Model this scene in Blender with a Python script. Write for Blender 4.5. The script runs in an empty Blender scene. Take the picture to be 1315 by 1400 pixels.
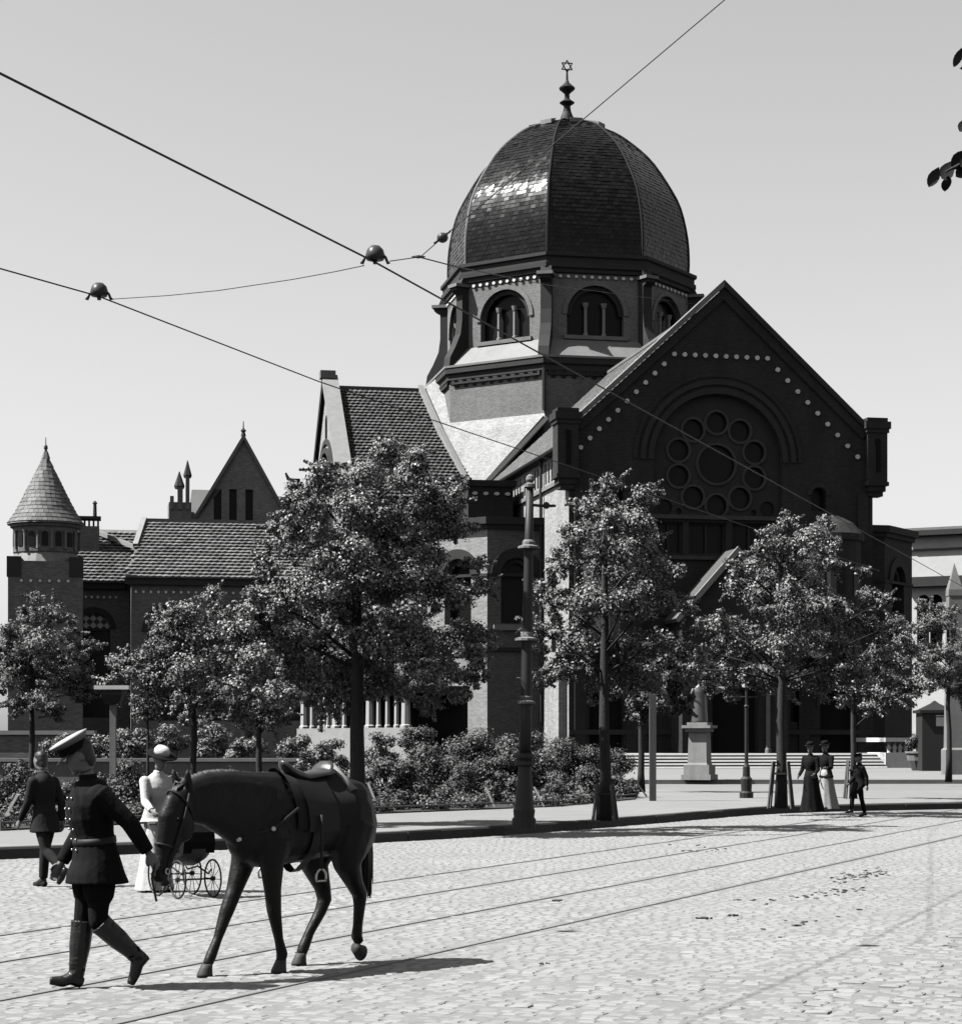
import bpy, bmesh, math, random
import numpy as np
from mathutils import Vector, Matrix
from mathutils.geometry import tessellate_polygon

# ------------------------------------------------------------------ camera, sky, sun, exposure
SC = bpy.context.scene
COL = SC.collection
PI = math.pi
RAD = math.radians
CAM_H = 1.85
FPX = 2800.0            # focal length in photograph pixels
HORIZON = 1012.0
CX = 657.5

cam_data = bpy.data.cameras.new('camera')
cam = bpy.data.objects.new('camera', cam_data)
COL.objects.link(cam)
cam.location = (0, 0, CAM_H)
cam.rotation_euler = (RAD(90), 0, 0)
cam_data.sensor_fit = 'AUTO'
cam_data.sensor_width = 36.0
cam_data.lens = FPX / 1400.0 * 36.0
cam_data.shift_y = (HORIZON - 700.0) / 1400.0
cam_data.clip_start = 0.1
cam_data.clip_end = 3000.0
SC.camera = cam

SUN_ELEV = RAD(53.5)
SUN_ALPHA = RAD(10)      # sun stands to the left, a little towards the camera
world = bpy.data.worlds.new('World')
SC.world = world
world.use_nodes = True
wn = world.node_tree
bg = wn.nodes['Background']
sky = wn.nodes.new('ShaderNodeTexSky')
sky.sky_type = 'NISHITA'
sky.sun_disc = False
sky.sun_elevation = SUN_ELEV
sky.sun_rotation = RAD(-90) - SUN_ALPHA
# black and white film: grey sky, weighted a little towards blue
bw = wn.nodes.new('ShaderNodeRGBToBW')
wn.links.new(sky.outputs[0], bw.inputs[0])
sepc = wn.nodes.new('ShaderNodeSeparateColor')
wn.links.new(sky.outputs[0], sepc.inputs[0])
mixc = wn.nodes.new('ShaderNodeMix')
mixc.inputs[0].default_value = 0.62
wn.links.new(bw.outputs[0], mixc.inputs[2])
wn.links.new(sepc.outputs[2], mixc.inputs[3])
wn.links.new(mixc.outputs[0], bg.inputs[0])
bg.inputs[1].default_value = 0.05

sun_data = bpy.data.lights.new('sun', 'SUN')
sun_data.energy = 5.0
sun_data.angle = RAD(0.5)
sun_data.color = (1.0, 0.995, 0.985)
sun = bpy.data.objects.new('sun', sun_data)
COL.objects.link(sun)
to_sun = Vector((-math.cos(SUN_ALPHA) * math.cos(SUN_ELEV), -math.sin(SUN_ALPHA) * math.cos(SUN_ELEV), math.sin(SUN_ELEV)))
sun.rotation_euler = to_sun.to_track_quat('Z', 'Y').to_euler()
sun.location = (-60, -10, 90)

SC.view_settings.view_transform = 'Standard'
SC.view_settings.look = 'None'
SC.view_settings.gamma = 1.0
SC.view_settings.use_curve_mapping = False
SC.view_settings.exposure = 1.72
SC.cycles.max_bounces = 4
SC.cycles.diffuse_bounces = 0

rng = random.Random(7)
nrg = np.random.default_rng(7)


def at(x, y, Y):
    """world point that stands at depth Y on the line of sight of photograph pixel (x, y)"""
    return Vector(((x - CX) * Y / FPX, Y, CAM_H + (HORIZON - y) * Y / FPX))


def ground(x, y, z=0.0):
    """world point where the line of sight of pixel (x, y) meets the level z"""
    Y = (CAM_H - z) * FPX / (y - HORIZON)
    return Vector(((x - CX) * Y / FPX, Y, z))


# ------------------------------------------------------------------ materials
MATS = {}


def mat(name, g, rough=0.85, spec=0.15, noise=None, island=0.0, rand=0.0, bump=None, brick=None, metal=0.0, transl=0.0, streak=None, checker=None):
    if name in MATS:
        return MATS[name]
    m = bpy.data.materials.new(name)
    m.use_nodes = True
    nt = m.node_tree
    N, L = nt.nodes, nt.links
    b = N['Principled BSDF']
    b.inputs['Roughness'].default_value = rough
    b.inputs['Specular IOR Level'].default_value = spec
    b.inputs['Metallic'].default_value = metal
    tc = N.new('ShaderNodeTexCoord')
    val = None

    def math_node(op, a, c):
        n = N.new('ShaderNodeMath')
        n.operation = op
        for i, q in enumerate((a, c)):
            if hasattr(q, 'links'):
                L.new(q, n.inputs[i])
            else:
                n.inputs[i].default_value = q
        return n.outputs[0]

    cur = g
    height = None
    if brick:
        bwid, bh, mg, mort = brick
        sep = N.new('ShaderNodeSeparateXYZ')
        L.new(tc.outputs['Object'], sep.inputs[0])
        a = math_node('MULTIPLY', sep.outputs[1], -0.6)
        a = math_node('ADD', sep.outputs[0], a)
        cmb = N.new('ShaderNodeCombineXYZ')
        L.new(a, cmb.inputs[0])
        L.new(sep.outputs[2], cmb.inputs[1])
        bt = N.new('ShaderNodeTexBrick')
        L.new(cmb.outputs[0], bt.inputs['Vector'])
        bt.inputs['Color1'].default_value = (g * 0.75,) * 3 + (1,)
        bt.inputs['Color2'].default_value = (g * 1.25,) * 3 + (1,)
        bt.inputs['Mortar'].default_value = (mg,) * 3 + (1,)
        bt.inputs['Scale'].default_value = 1.0
        bt.inputs['Mortar Size'].default_value = mort
        bt.inputs['Brick Width'].default_value = bwid
        bt.inputs['Row Height'].default_value = bh
        rb = N.new('ShaderNodeRGBToBW')
        L.new(bt.outputs[0], rb.inputs[0])
        cur = rb.outputs[0]
        height = bt.outputs[1]
    if checker:
        sc, g2 = checker
        ck = N.new('ShaderNodeTexChecker')
        mp = N.new('ShaderNodeMapping')
        mp.inputs['Rotation'].default_value = (0, RAD(45), 0)
        L.new(tc.outputs['Object'], mp.inputs[0])
        L.new(mp.outputs[0], ck.inputs['Vector'])
        ck.inputs['Scale'].default_value = sc
        ck.inputs['Color1'].default_value = (g,) * 3 + (1,)
        ck.inputs['Color2'].default_value = (g2,) * 3 + (1,)
        rb = N.new('ShaderNodeRGBToBW')
        L.new(ck.outputs[0], rb.inputs[0])
        cur = rb.outputs[0]
    if noise:
        for (sc, amt) in (noise if isinstance(noise[0], tuple) else (noise,)):
            nz = N.new('ShaderNodeTexNoise')
            nz.inputs['Scale'].default_value = sc
            nz.inputs['Detail'].default_value = 5
            nz.inputs['Roughness'].default_value = 0.65
            L.new(tc.outputs['Object'], nz.inputs['Vector'])
            f = math_node('SUBTRACT', nz.outputs[0], 0.5)
            f = math_node('MULTIPLY', f, 2 * amt)
            f = math_node('ADD', f, 1.0)
            cur = math_node('MULTIPLY', cur, f)
    if streak:
        sc, amt = streak
        mp = N.new('ShaderNodeMapping')
        mp.inputs['Scale'].default_value = (sc, sc, sc * 0.06)
        L.new(tc.outputs['Object'], mp.inputs[0])
        nz = N.new('ShaderNodeTexNoise')
        nz.inputs['Scale'].default_value = 1.0
        nz.inputs['Detail'].default_value = 4
        L.new(mp.outputs[0], nz.inputs['Vector'])
        f = math_node('SUBTRACT', nz.outputs[0], 0.5)
        f = math_node('MULTIPLY', f, 2 * amt)
        f = math_node('ADD', f, 1.0)
        cur = math_node('MULTIPLY', cur, f)
    if island:
        ge = N.new('ShaderNodeNewGeometry')
        f = math_node('SUBTRACT', ge.outputs['Random Per Island'], 0.5)
        f = math_node('MULTIPLY', f, 2 * island)
        f = math_node('ADD', f, 1.0)
        cur = math_node('MULTIPLY', cur, f)
    if rand:
        oi = N.new('ShaderNodeObjectInfo')
        f = math_node('SUBTRACT', oi.outputs['Random'], 0.5)
        f = math_node('MULTIPLY', f, 2 * rand)
        f = math_node('ADD', f, 1.0)
        cur = math_node('MULTIPLY', cur, f)
    if hasattr(cur, 'links'):
        cc = N.new('ShaderNodeCombineColor')
        for i in range(3):
            L.new(cur, cc.inputs[i])
        L.new(cc.outputs[0], b.inputs['Base Color'])
        colour = cc.outputs[0]
    else:
        b.inputs['Base Color'].default_value = (g, g, g, 1)
        colour = None
    if bump:
        sc, st, dist = bump
        nz = N.new('ShaderNodeTexNoise')
        nz.inputs['Scale'].default_value = sc
        nz.inputs['Detail'].default_value = 4
        L.new(tc.outputs['Object'], nz.inputs['Vector'])
        bp = N.new('ShaderNodeBump')
        bp.inputs['Strength'].default_value = st
        bp.inputs['Distance'].default_value = dist
        L.new(nz.outputs[0], bp.inputs['Height'])
        L.new(bp.outputs[0], b.inputs['Normal'])
    if transl:
        tr = N.new('ShaderNodeBsdfTranslucent')
        if colour:
            L.new(colour, tr.inputs[0])
        else:
            tr.inputs[0].default_value = (g, g, g, 1)
        mx = N.new('ShaderNodeMixShader')
        mx.inputs[0].default_value = transl
        L.new(b.outputs[0], mx.inputs[1])
        L.new(tr.outputs[0], mx.inputs[2])
        L.new(mx.outputs[0], N['Material Output'].inputs[0])
    MATS[name] = m
    return m


M_SHADEBRICK = mat('shade_dark_brick', 0.015, noise=((0.35, 0.5), (3.0, 0.3)), streak=(0.9, 0.35), brick=(0.27, 0.085, 0.03, 0.012))  # red brick darkened further, shade of the facade put into its colour
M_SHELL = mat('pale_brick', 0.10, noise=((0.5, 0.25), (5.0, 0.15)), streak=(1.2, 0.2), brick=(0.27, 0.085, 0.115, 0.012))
M_STONE = mat('pale_stone', 0.40, noise=((2.0, 0.25), (12, 0.15)), rand=0.12)
M_COPE = mat('pale_coping', 0.15, noise=((2.0, 0.25), (12, 0.15)))
M_PED = mat('pedestal_stone', 0.16, noise=((2.0, 0.3), (12, 0.2)), streak=(3, 0.25))
M_LOGGIA = mat('loggia_paint', 0.24, noise=((2, 0.15), (15, 0.1)), streak=(4, 0.15))
M_TRIM = mat('grey_stone', 0.11, noise=((1.5, 0.3), (9, 0.2)), streak=(1.5, 0.25))
M_DTRIM = mat('shade_dark_stone', 0.024, noise=((1.0, 0.35), (7, 0.25)))  # trim stone darkened, shade put into its colour
M_TRACERY = mat('tracery_stone', 0.04, noise=((1.0, 0.35), (7, 0.25)))
M_SLATE = mat('slate', 0.005, rough=0.19, spec=0.18, island=0.6, noise=((0.4, 0.4), (2.5, 0.4)))
M_SLATEB = mat('slate_under', 0.01, rough=0.6)
M_RIDGE = mat('ridge_metal', 0.01, rough=0.8, spec=0.1)
M_LEAD = mat('lead_sheet', 0.10, rough=0.6, spec=0.3, noise=((0.7, 0.3), (6, 0.2)), streak=(1.6, 0.2))
M_CONE = mat('cone_slate', 0.075, rough=0.65, spec=0.2, island=0.35, noise=(0.8, 0.3))
M_ROOFTILE = mat('red_tile', 0.046, rough=0.7, spec=0.2, island=0.4, noise=(0.5, 0.3))
M_ROOFPALE = mat('pale_tile', 0.085, rough=0.7, spec=0.2, island=0.25, noise=(0.6, 0.25))  # paler tile, laid on one nave slope only
M_SCHOOLTILE = mat('school_tile', 0.075, rough=0.65, spec=0.25, island=0.35, noise=(0.5, 0.3))
M_SCHOOL = mat('school_brick', 0.09, noise=((0.4, 0.35), (4, 0.2)), brick=(0.27, 0.085, 0.085, 0.012))
M_HOUSE = mat('hazed_house_brick', 0.11, noise=((0.4, 0.35), (4, 0.2)), brick=(0.27, 0.085, 0.13, 0.012))  # brick lightened to paint the haze over the far house
M_GLASS = mat('dark_glass', 0.008, rough=0.3, spec=0.08)
M_SUNBRICK = mat('sunlit_brick', 0.17, noise=((0.5, 0.25), (5.0, 0.15)), streak=(1.2, 0.25), brick=(0.27, 0.085, 0.18, 0.012))  # brighter copy of the tower brick, sunlight put into its colour
M_STAKE = mat('stake_wood', 0.06, streak=(9, 0.4))
M_NOSE = mat('step_stone', 0.22, noise=((1.0, 0.3), (9, 0.2)))
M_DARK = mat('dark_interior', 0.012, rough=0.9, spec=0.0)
M_IRON = mat('cast_iron', 0.014, rough=0.55, spec=0.2, noise=(8, 0.3))
M_WIRE = mat('wire', 0.02, rough=0.6)
M_PORCEL = mat('insulator', 0.03, rough=0.4)
M_WOODP = mat('grey_wood', 0.13, noise=((20, 0.3),), streak=(9, 0.4))
M_WHITE = mat('white_paint', 0.40, noise=((2, 0.15), (15, 0.1)), streak=(4, 0.12))
M_CAP = mat('cap_linen', 0.2, rough=0.95, spec=0.05)
M_GROUND = mat('earth', 0.07, noise=((0.05, 0.3), (0.9, 0.3)))
M_ROAD = mat('road_sand', 0.115, noise=((0.25, 0.18), (2.0, 0.2), (30, 0.25)), bump=(14, 0.5, 0.02))
M_SETT = mat('sett', 0.146, rough=0.75, spec=0.2, island=0.09, noise=((0.3, 0.2), (1.1, 0.22), (40, 0.2)), bump=(60, 0.4, 0.004))
M_SETTO = mat('sett_single', 0.146, rough=0.75, spec=0.2, rand=0.10, noise=((40, 0.2),), bump=(60, 0.4, 0.004))
M_PAVE = mat('pavement_gravel', 0.128, noise=((0.12, 0.2), (1.3, 0.2), (25, 0.25)), bump=(20, 0.4, 0.015))
M_KERB = mat('kerb_granite', 0.04, noise=((6, 0.25), (40, 0.25)), rand=0.2)
M_RAIL = mat('rail_steel', 0.09, rough=0.5, spec=0.4)
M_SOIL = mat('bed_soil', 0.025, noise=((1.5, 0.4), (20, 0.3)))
M_BARK = mat('bark', 0.022, noise=((8, 0.4),), streak=(12, 0.4), bump=(30, 0.8, 0.02))
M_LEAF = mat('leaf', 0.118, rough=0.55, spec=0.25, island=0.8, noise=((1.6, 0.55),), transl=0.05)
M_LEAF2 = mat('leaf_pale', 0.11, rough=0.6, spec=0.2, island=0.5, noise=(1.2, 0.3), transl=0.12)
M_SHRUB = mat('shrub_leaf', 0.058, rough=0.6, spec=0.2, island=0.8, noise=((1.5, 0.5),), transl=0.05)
M_HORSE = mat('horse_coat', 0.005, rough=0.5, spec=0.13, noise=((3, 0.5), (30, 0.4)), bump=(11, 0.45, 0.025))
M_MANE = mat('mane', 0.01, rough=0.6, spec=0.3, streak=(30, 0.5))
M_HOOF = mat('hoof', 0.03, rough=0.6)
M_LEATHER = mat('leather', 0.012, rough=0.6, spec=0.15, noise=(10, 0.4))
M_SADDLE = mat('saddle_leather', 0.02, rough=0.3, spec=0.5, noise=(8, 0.3))
M_BLANKET = mat('saddle_cloth', 0.012, noise=((20, 0.3),))
M_BRASS = mat('brass', 0.3, rough=0.3, metal=0.8)
M_SKIN = mat('skin', 0.10, rough=0.6, spec=0.3, noise=((12, 0.15),))
M_HAIR = mat('hair', 0.008, rough=0.5, spec=0.3)
M_COAT = mat('dark_cloth', 0.007, rough=0.95, spec=0.05, noise=((6, 0.4), (40, 0.3)), bump=(18, 0.5, 0.01))
M_SUIT = mat('grey_cloth', 0.016, rough=0.95, spec=0.05, noise=((6, 0.4), (40, 0.3)), bump=(18, 0.5, 0.01))
M_DRESS = mat('white_cloth', 0.3, rough=0.95, spec=0.05, noise=((6, 0.15),), bump=(14, 0.6, 0.012))
M_GSKIRT = mat('light_skirt', 0.2, rough=0.95, spec=0.05, streak=(14, 0.4), bump=(14, 0.5, 0.012))
M_BOOT = mat('boot_leather', 0.008, rough=0.35, spec=0.22, bump=(25, 0.9, 0.012))
M_FAR = mat('far_plaster', 0.34, noise=((0.2, 0.2), (2, 0.15)))
M_BRONZE = mat('bronze', 0.03, rough=0.45, spec=0.5)


# ------------------------------------------------------------------ mesh helpers
class MB:
    def __init__(s):
        s.v, s.f = [], []

    def add(s, vs, fs):
        o = len(s.v)
        s.v.extend([tuple(p) for p in vs])
        s.f.extend([tuple(o + i for i in f) for f in fs])

    def box(s, x0, y0, z0, x1, y1, z1):
        s.add([(x0, y0, z0), (x1, y0, z0), (x1, y1, z0), (x0, y1, z0), (x0, y0, z1), (x1, y0, z1), (x1, y1, z1), (x0, y1, z1)],
              [(0, 3, 2, 1), (4, 5, 6, 7), (0, 1, 5, 4), (1, 2, 6, 5), (2, 3, 7, 6), (3, 0, 4, 7)])

    def obox(s, c, ax, ay, az):
        """box about c with half axes ax, ay, az (vectors)"""
        c, ax, ay, az = Vector(c), Vector(ax), Vector(ay), Vector(az)
        p = [c + sx * ax + sy * ay + sz * az for sz in (-1, 1) for (sx, sy) in ((-1, -1), (1, -1), (1, 1), (-1, 1))]
        s.add(p, [(0, 3, 2, 1), (4, 5, 6, 7), (0, 1, 5, 4), (1, 2, 6, 5), (2, 3, 7, 6), (3, 0, 4, 7)])

    def beam(s, a, b, w, h, up=(0, 0, 1)):
        a, b = Vector(a), Vector(b)
        d = (b - a)
        l = d.length
        d.normalize()
        side = d.cross(Vector(up))
        if side.length < 1e-4:
            side = d.cross(Vector((1, 0, 0)))
        side.normalize()
        u = side.cross(d)
        s.obox((a + b) / 2, d * l / 2, side * w / 2, u * h / 2)

    def loft(s, secs, n=12, cap=True):
        """secs: (centre, vecA, vecB) ellipses"""
        o = len(s.v)
        for (c, a, b) in secs:
            c, a, b = Vector(c), Vector(a), Vector(b)
            for k in range(n):
                t = 2 * PI * k / n
                s.v.append(tuple(c + a * math.cos(t) + b * math.sin(t)))
        m = len(secs)
        for i in range(m - 1):
            for k in range(n):
                k2 = (k + 1) % n
                s.f.append((o + i * n + k, o + i * n + k2, o + (i + 1) * n + k2, o + (i + 1) * n + k))
        if cap:
            s.f.append(tuple(o + k for k in range(n))[::-1])
            s.f.append(tuple(o + (m - 1) * n + k for k in range(n)))

    def tube(s, pts, rads, n=8, cap=True):
        pts = [Vector(p) for p in pts]
        if not hasattr(rads, '__len__'):
            rads = [rads] * len(pts)
        secs = []
        prev = None
        for i, p in enumerate(pts):
            d = (pts[min(i + 1, len(pts) - 1)] - pts[max(i - 1, 0)])
            if d.length < 1e-7:
                d = Vector((0, 0, 1))
            d.normalize()
            if prev is None:
                a = d.cross(Vector((0, 0, 1)))
                if a.length < 1e-3:
                    a = d.cross(Vector((1, 0, 0)))
            else:
                a = prev - d * prev.dot(d)
                if a.length < 1e-4:
                    a = d.cross(Vector((0.3, 1, 0.2)))
            a.normalize()
            prev = a
            b = d.cross(a)
            secs.append((p, a * rads[i], b * rads[i]))
        s.loft(secs, n, cap)

    def lathe(s, prof, n=16, c=(0, 0, 0), ang=0.0, cap=True):
        c = Vector(c)
        s.loft([(c + Vector((0, 0, z)), Vector((math.cos(ang), math.sin(ang), 0)) * r, Vector((-math.sin(ang), math.cos(ang), 0)) * r) for r, z in prof], n, cap)

    def ball(s, c, r, n=10, m=7, R=None):
        c = Vector(c)
        rx, ry, rz = r if hasattr(r, '__len__') else (r, r, r)
        secs = []
        R = R or Matrix.Identity(3)
        for i in range(m):
            t = PI * (0.04 + 0.92 * i / (m - 1)) - PI / 2
            secs.append((c + R @ Vector((0, 0, rz * math.sin(t))), R @ Vector((rx * math.cos(t), 0, 0)), R @ Vector((0, ry * math.cos(t), 0))))
        s.loft(secs, n)

    def prism(s, poly, vec):
        """extrude a planar polygon by vec"""
        n = len(poly)
        poly = [Vector(p) for p in poly]
        vec = Vector(vec)
        o = len(s.v)
        s.v.extend([tuple(p) for p in poly] + [tuple(p + vec) for p in poly])
        s.f.append(tuple(o + i for i in range(n))[::-1])
        s.f.append(tuple(o + n + i for i in range(n)))
        for i in range(n):
            j = (i + 1) % n
            s.f.append((o + i, o + j, o + n + j, o + n + i))

    def poly(s, pts):
        o = len(s.v)
        s.v.extend([tuple(p) for p in pts])
        s.f.append(tuple(o + i for i in range(len(pts))))

    def wall(s, O, U, outline, holes=(), depth=0.5, inward=None, jamb_outline=False):
        """upright panel: outline and holes are (u, z) lists; holes get jambs running inward"""
        O, U = Vector(O), Vector(U).normalized()
        inward = Vector(inward) if inward is not None else Vector((0, 0, 1)).cross(U)
        W = Vector((0, 0, 1))
        loops = [outline] + list(holes)
        flat = [p for lp in loops for p in lp]
        tris = tessellate_polygon([[Vector((p[0], p[1], 0)) for p in lp] for lp in loops])
        o = len(s.v)
        s.v.extend([tuple(O + U * p[0] + W * p[1]) for p in flat])
        s.f.extend([tuple(o + i for i in t) for t in tris])
        for lp in (loops if jamb_outline else loops[1:]):
            n = len(lp)
            a = len(s.v)
            s.v.extend([tuple(O + U * p[0] + W * p[1]) for p in lp] + [tuple(O + U * p[0] + W * p[1] + inward * depth) for p in lp])
            for i in range(n):
                j = (i + 1) % n
                s.f.append((a + i, a + j, a + n + j, a + n + i))

    def panel(s, O, U, outline, off, inward):
        """flat pane of a (u, z) outline set back by off"""
        O, U = Vector(O), Vector(U).normalized()
        s.poly([O + U * p[0] + Vector((0, 0, p[1])) + Vector(inward) * off for p in outline])

    def ring(s, O, U, out, inn, d0, d1, inward):
        """band between two open or closed (u, z) paths of equal length, from depth d0 to d1"""
        O, U, I = Vector(O), Vector(U).normalized(), Vector(inward)
        n = len(out)
        f = lambda p, d: O + U * p[0] + Vector((0, 0, p[1])) + I * d
        o = len(s.v)
        for i in range(n):
            s.v.extend([tuple(f(out[i], d0)), tuple(f(inn[i], d0)), tuple(f(inn[i], d1)), tuple(f(out[i], d1))])
        for i in range(n - 1):
            for k in range(4):
                k2 = (k + 1) % 4
                s.f.append((o + 4 * i + k, o + 4 * i + k2, o + 4 * i + 4 + k2, o + 4 * i + 4 + k))
        s.f.append((o, o + 1, o + 2, o + 3))
        e = o + 4 * (n - 1)
        s.f.append((e + 3, e + 2, e + 1, e))

    def mesh(s, name, smooth=False):
        me = bpy.data.meshes.new(name)
        me.from_pydata(s.v, [], s.f)
        me.update()
        if smooth:
            me.polygons.foreach_set('use_smooth', [True] * len(me.polygons))
        return me

    def build(s, name, m, parent=None, smooth=False, kind=None, label=None, fix=True):
        me = s.mesh(name, smooth)
        if fix:
            b = bmesh.new()
            b.from_mesh(me)
            bmesh.ops.recalc_face_normals(b, faces=b.faces)
            b.to_mesh(me)
            b.free()
        me.materials.append(m)
        return link(name, me, parent, kind, label)


def link(name, me, parent=None, kind=None, label=None):
    o = bpy.data.objects.new(name, me)
    COL.objects.link(o)
    if parent:
        o.parent = parent
    if kind:
        o['kind'] = kind
    if label:
        o['label'] = label
    return o


def empty(name, loc=(0, 0, 0), rz=0.0):
    o = bpy.data.objects.new(name, None)
    o.empty_display_size = 0.3
    COL.objects.link(o)
    o.location = loc
    o.rotation_euler = (0, 0, rz)
    return o


def tag(o, label, cat, group=None):
    o['label'] = label
    o['category'] = cat
    if group:
        o['group'] = group
    return o


def thing(name, label, cat, loc=(0, 0, 0), rz=0.0, group=None):
    return tag(empty(name, loc, rz), label, cat, group)


def copy_tree(o, parent=None):
    c = o.copy()
    COL.objects.link(c)
    c.parent = parent
    for ch in o.children:
        copy_tree(ch, c)
    return c


def np_mesh(name, verts, quads):
    """fast mesh of quads from numpy arrays"""
    me = bpy.data.meshes.new(name)
    nv, nf = len(verts), len(quads)
    me.vertices.add(nv)
    me.vertices.foreach_set('co', np.asarray(verts, dtype=np.float32).ravel())
    me.loops.add(nf * 4)
    me.loops.foreach_set('vertex_index', np.asarray(quads, dtype=np.int32).ravel())
    me.polygons.add(nf)
    me.polygons.foreach_set('loop_start', np.arange(0, nf * 4, 4, dtype=np.int32))
    me.update(calc_edges=True)
    return me


def fuse(mb, name, m, parent=None, voxel=0.012, smooth=6, label=None):
    """one continuous skin over overlapping lofts"""
    me = mb.mesh('tmp_fuse')
    b = bmesh.new()
    b.from_mesh(me)
    bmesh.ops.recalc_face_normals(b, faces=b.faces)
    b.to_mesh(me)
    b.free()
    o = bpy.data.objects.new('tmp_fuse', me)
    COL.objects.link(o)
    r = o.modifiers.new('r', 'REMESH')
    r.mode = 'VOXEL'
    r.voxel_size = voxel
    sm = o.modifiers.new('s', 'SMOOTH')
    sm.factor = 0.5
    sm.iterations = smooth
    dg = bpy.context.evaluated_depsgraph_get()
    out = bpy.data.meshes.new_from_object(o.evaluated_get(dg))
    bpy.data.objects.remove(o)
    bpy.data.meshes.remove(me)
    out.name = name
    out.materials.clear()
    out.materials.append(m)
    out.polygons.foreach_set('use_smooth', [True] * len(out.polygons))
    return link(name, out, parent, None, label)


def arch(cx, z0, w, zs, n=14, rise=1.0):
    """round arched opening as a (u, z) outline"""
    r = w / 2
    return [(cx - r, z0), (cx + r, z0)] + [(cx + r * math.cos(PI * k / n), zs + r * rise * math.sin(PI * k / n)) for k in range(n + 1)]


def arc_path(cx, zc, r, n=16, a0=0.0, a1=PI):
    return [(cx + r * math.cos(a0 + (a1 - a0) * k / n), zc + r * math.sin(a0 + (a1 - a0) * k / n)) for k in range(n + 1)]


def inside(poly, x, y):
    c = False
    n = len(poly)
    for i in range(n):
        x1, y1 = poly[i]
        x2, y2 = poly[(i + 1) % n]
        if (y1 > y) != (y2 > y) and x < (x2 - x1) * (y - y1) / (y2 - y1) + x1:
            c = not c
    return c


def tiles(O, U, S, length, run, poly=None, tw=0.34, ts=0.36, lip=0.07, hump=0.05, jit=0.012):
    """courses of separate roof tiles on the plane O + a*U + b*S; returns an MB"""
    mb = MB()
    O, U, S = Vector(O), Vector(U).normalized(), Vector(S).normalized()
    N = U.cross(S)
    if N.z < 0:
        N = -N
    nr = int(run / ts)
    for i in range(nr):
        b0 = i * ts
        off = (i % 2) * tw * 0.5
        nc = int(length / tw) + 1
        for k in range(nc):
            a0 = k * tw - off
            a1 = a0 + tw * 0.97
            if a0 < 0 or a1 > length:
                continue
            if poly and not inside(poly, a0 + tw / 2, b0 + ts / 2):
                continue
            j = rng.uniform(-jit, jit)
            j2 = rng.uniform(-jit, jit)
            b1 = b0 + ts * 1.12
            am = (a0 + a1) / 2
            p = [O + U * a0 + S * b0 + N * (lip + j), O + U * am + S * b0 + N * (lip + hump + j2), O + U * a1 + S * b0 + N * (lip - j),
                 O + U * a0 + S * b1 + N * 0.012, O + U * am + S * b1 + N * (hump * 0.8), O + U * a1 + S * b1 + N * 0.012,
                 O + U * a0 + S * b0, O + U * am + S * b0, O + U * a1 + S * b0]
            mb.add(p, [(0, 1, 4, 3), (1, 2, 5, 4), (6, 7, 1, 0), (7, 8, 2, 1)])
    return mb


# ------------------------------------------------------------------ ground, road, pavement
mb = MB()
mb.poly([(-900, -300, -0.3), (900, -300, -0.3), (900, 1500, -0.3), (-900, 1500, -0.3)])
mb.build('terrain', M_GROUND, kind='structure')

mb = MB()
mb.box(-45, -14, -0.28, 60, 130, -0.0048)
road = mb.build('road', M_ROAD, kind='structure')

# kerb line (foot of the kerb) read off the photograph
kl = [(-24.0, 21.5), (-14.0, 28.2)] + [tuple(ground(x, y).xy) for x, y in ((0, 1175), (250, 1164), (500, 1153), (700, 1141), (830, 1131), (960, 1120), (1060, 1112), (1200, 1108), (1330, 1105.5))] + [(30.0, 66.0), (60.0, 76.0)]


def smooth_line(p, step=0.5):
    out = []
    for i in range(len(p) - 1):
        p0, p1, p2, p3 = [Vector(p[max(0, min(len(p) - 1, i + k))]) for k in (-1, 0, 1, 2)]
        n = max(2, int((p2 - p1).length / step))
        for k in range(n):
            t = k / n
            out.append(0.5 * ((2 * p1) + (p2 - p0) * t + (2 * p0 - 5 * p1 + 4 * p2 - p3) * t * t + (3 * p1 - p0 - 3 * p2 + p3) * t ** 3))
    out.append(Vector(p[-1]))
    return out


KERB = smooth_line(kl)
for _ in range(12):
    KERB = [KERB[0]] + [(KERB[i - 1] + 2 * KERB[i] + KERB[i + 1]) / 4 for i in range(1, len(KERB) - 1)] + [KERB[-1]]
PZ = 0.18
mb = MB()
near = []
for i, p in enumerate(KERB):
    d = (KERB[min(i + 1, len(KERB) - 1)] - KERB[max(i - 1, 0)]).normalized()
    near.append((p.x - d.y * 0.17, p.y + d.x * 0.17))
outline = near + [(60, 64.0 + 18), (9.0, 66.5), (6.6, 67.5), (5.6, 70.0), (5.6, 126), (-45, 126), (-45, 21.5)]
mb.prism([(x, y, -0.25) for x, y in outline], (0, 0, 0.25 + PZ))
pavement = mb.build('pavement', M_PAVE, kind='structure')
mb = MB()
mb.prism([(x, y, -0.25) for x, y in [(5.62, 86.5), (60, 88.5), (60, 126), (5.62, 126)]], (0, 0, 0.25 + PZ - 0.004))
mb.build('church_square', M_PAVE, kind='structure').name = 'forecourt'

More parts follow.
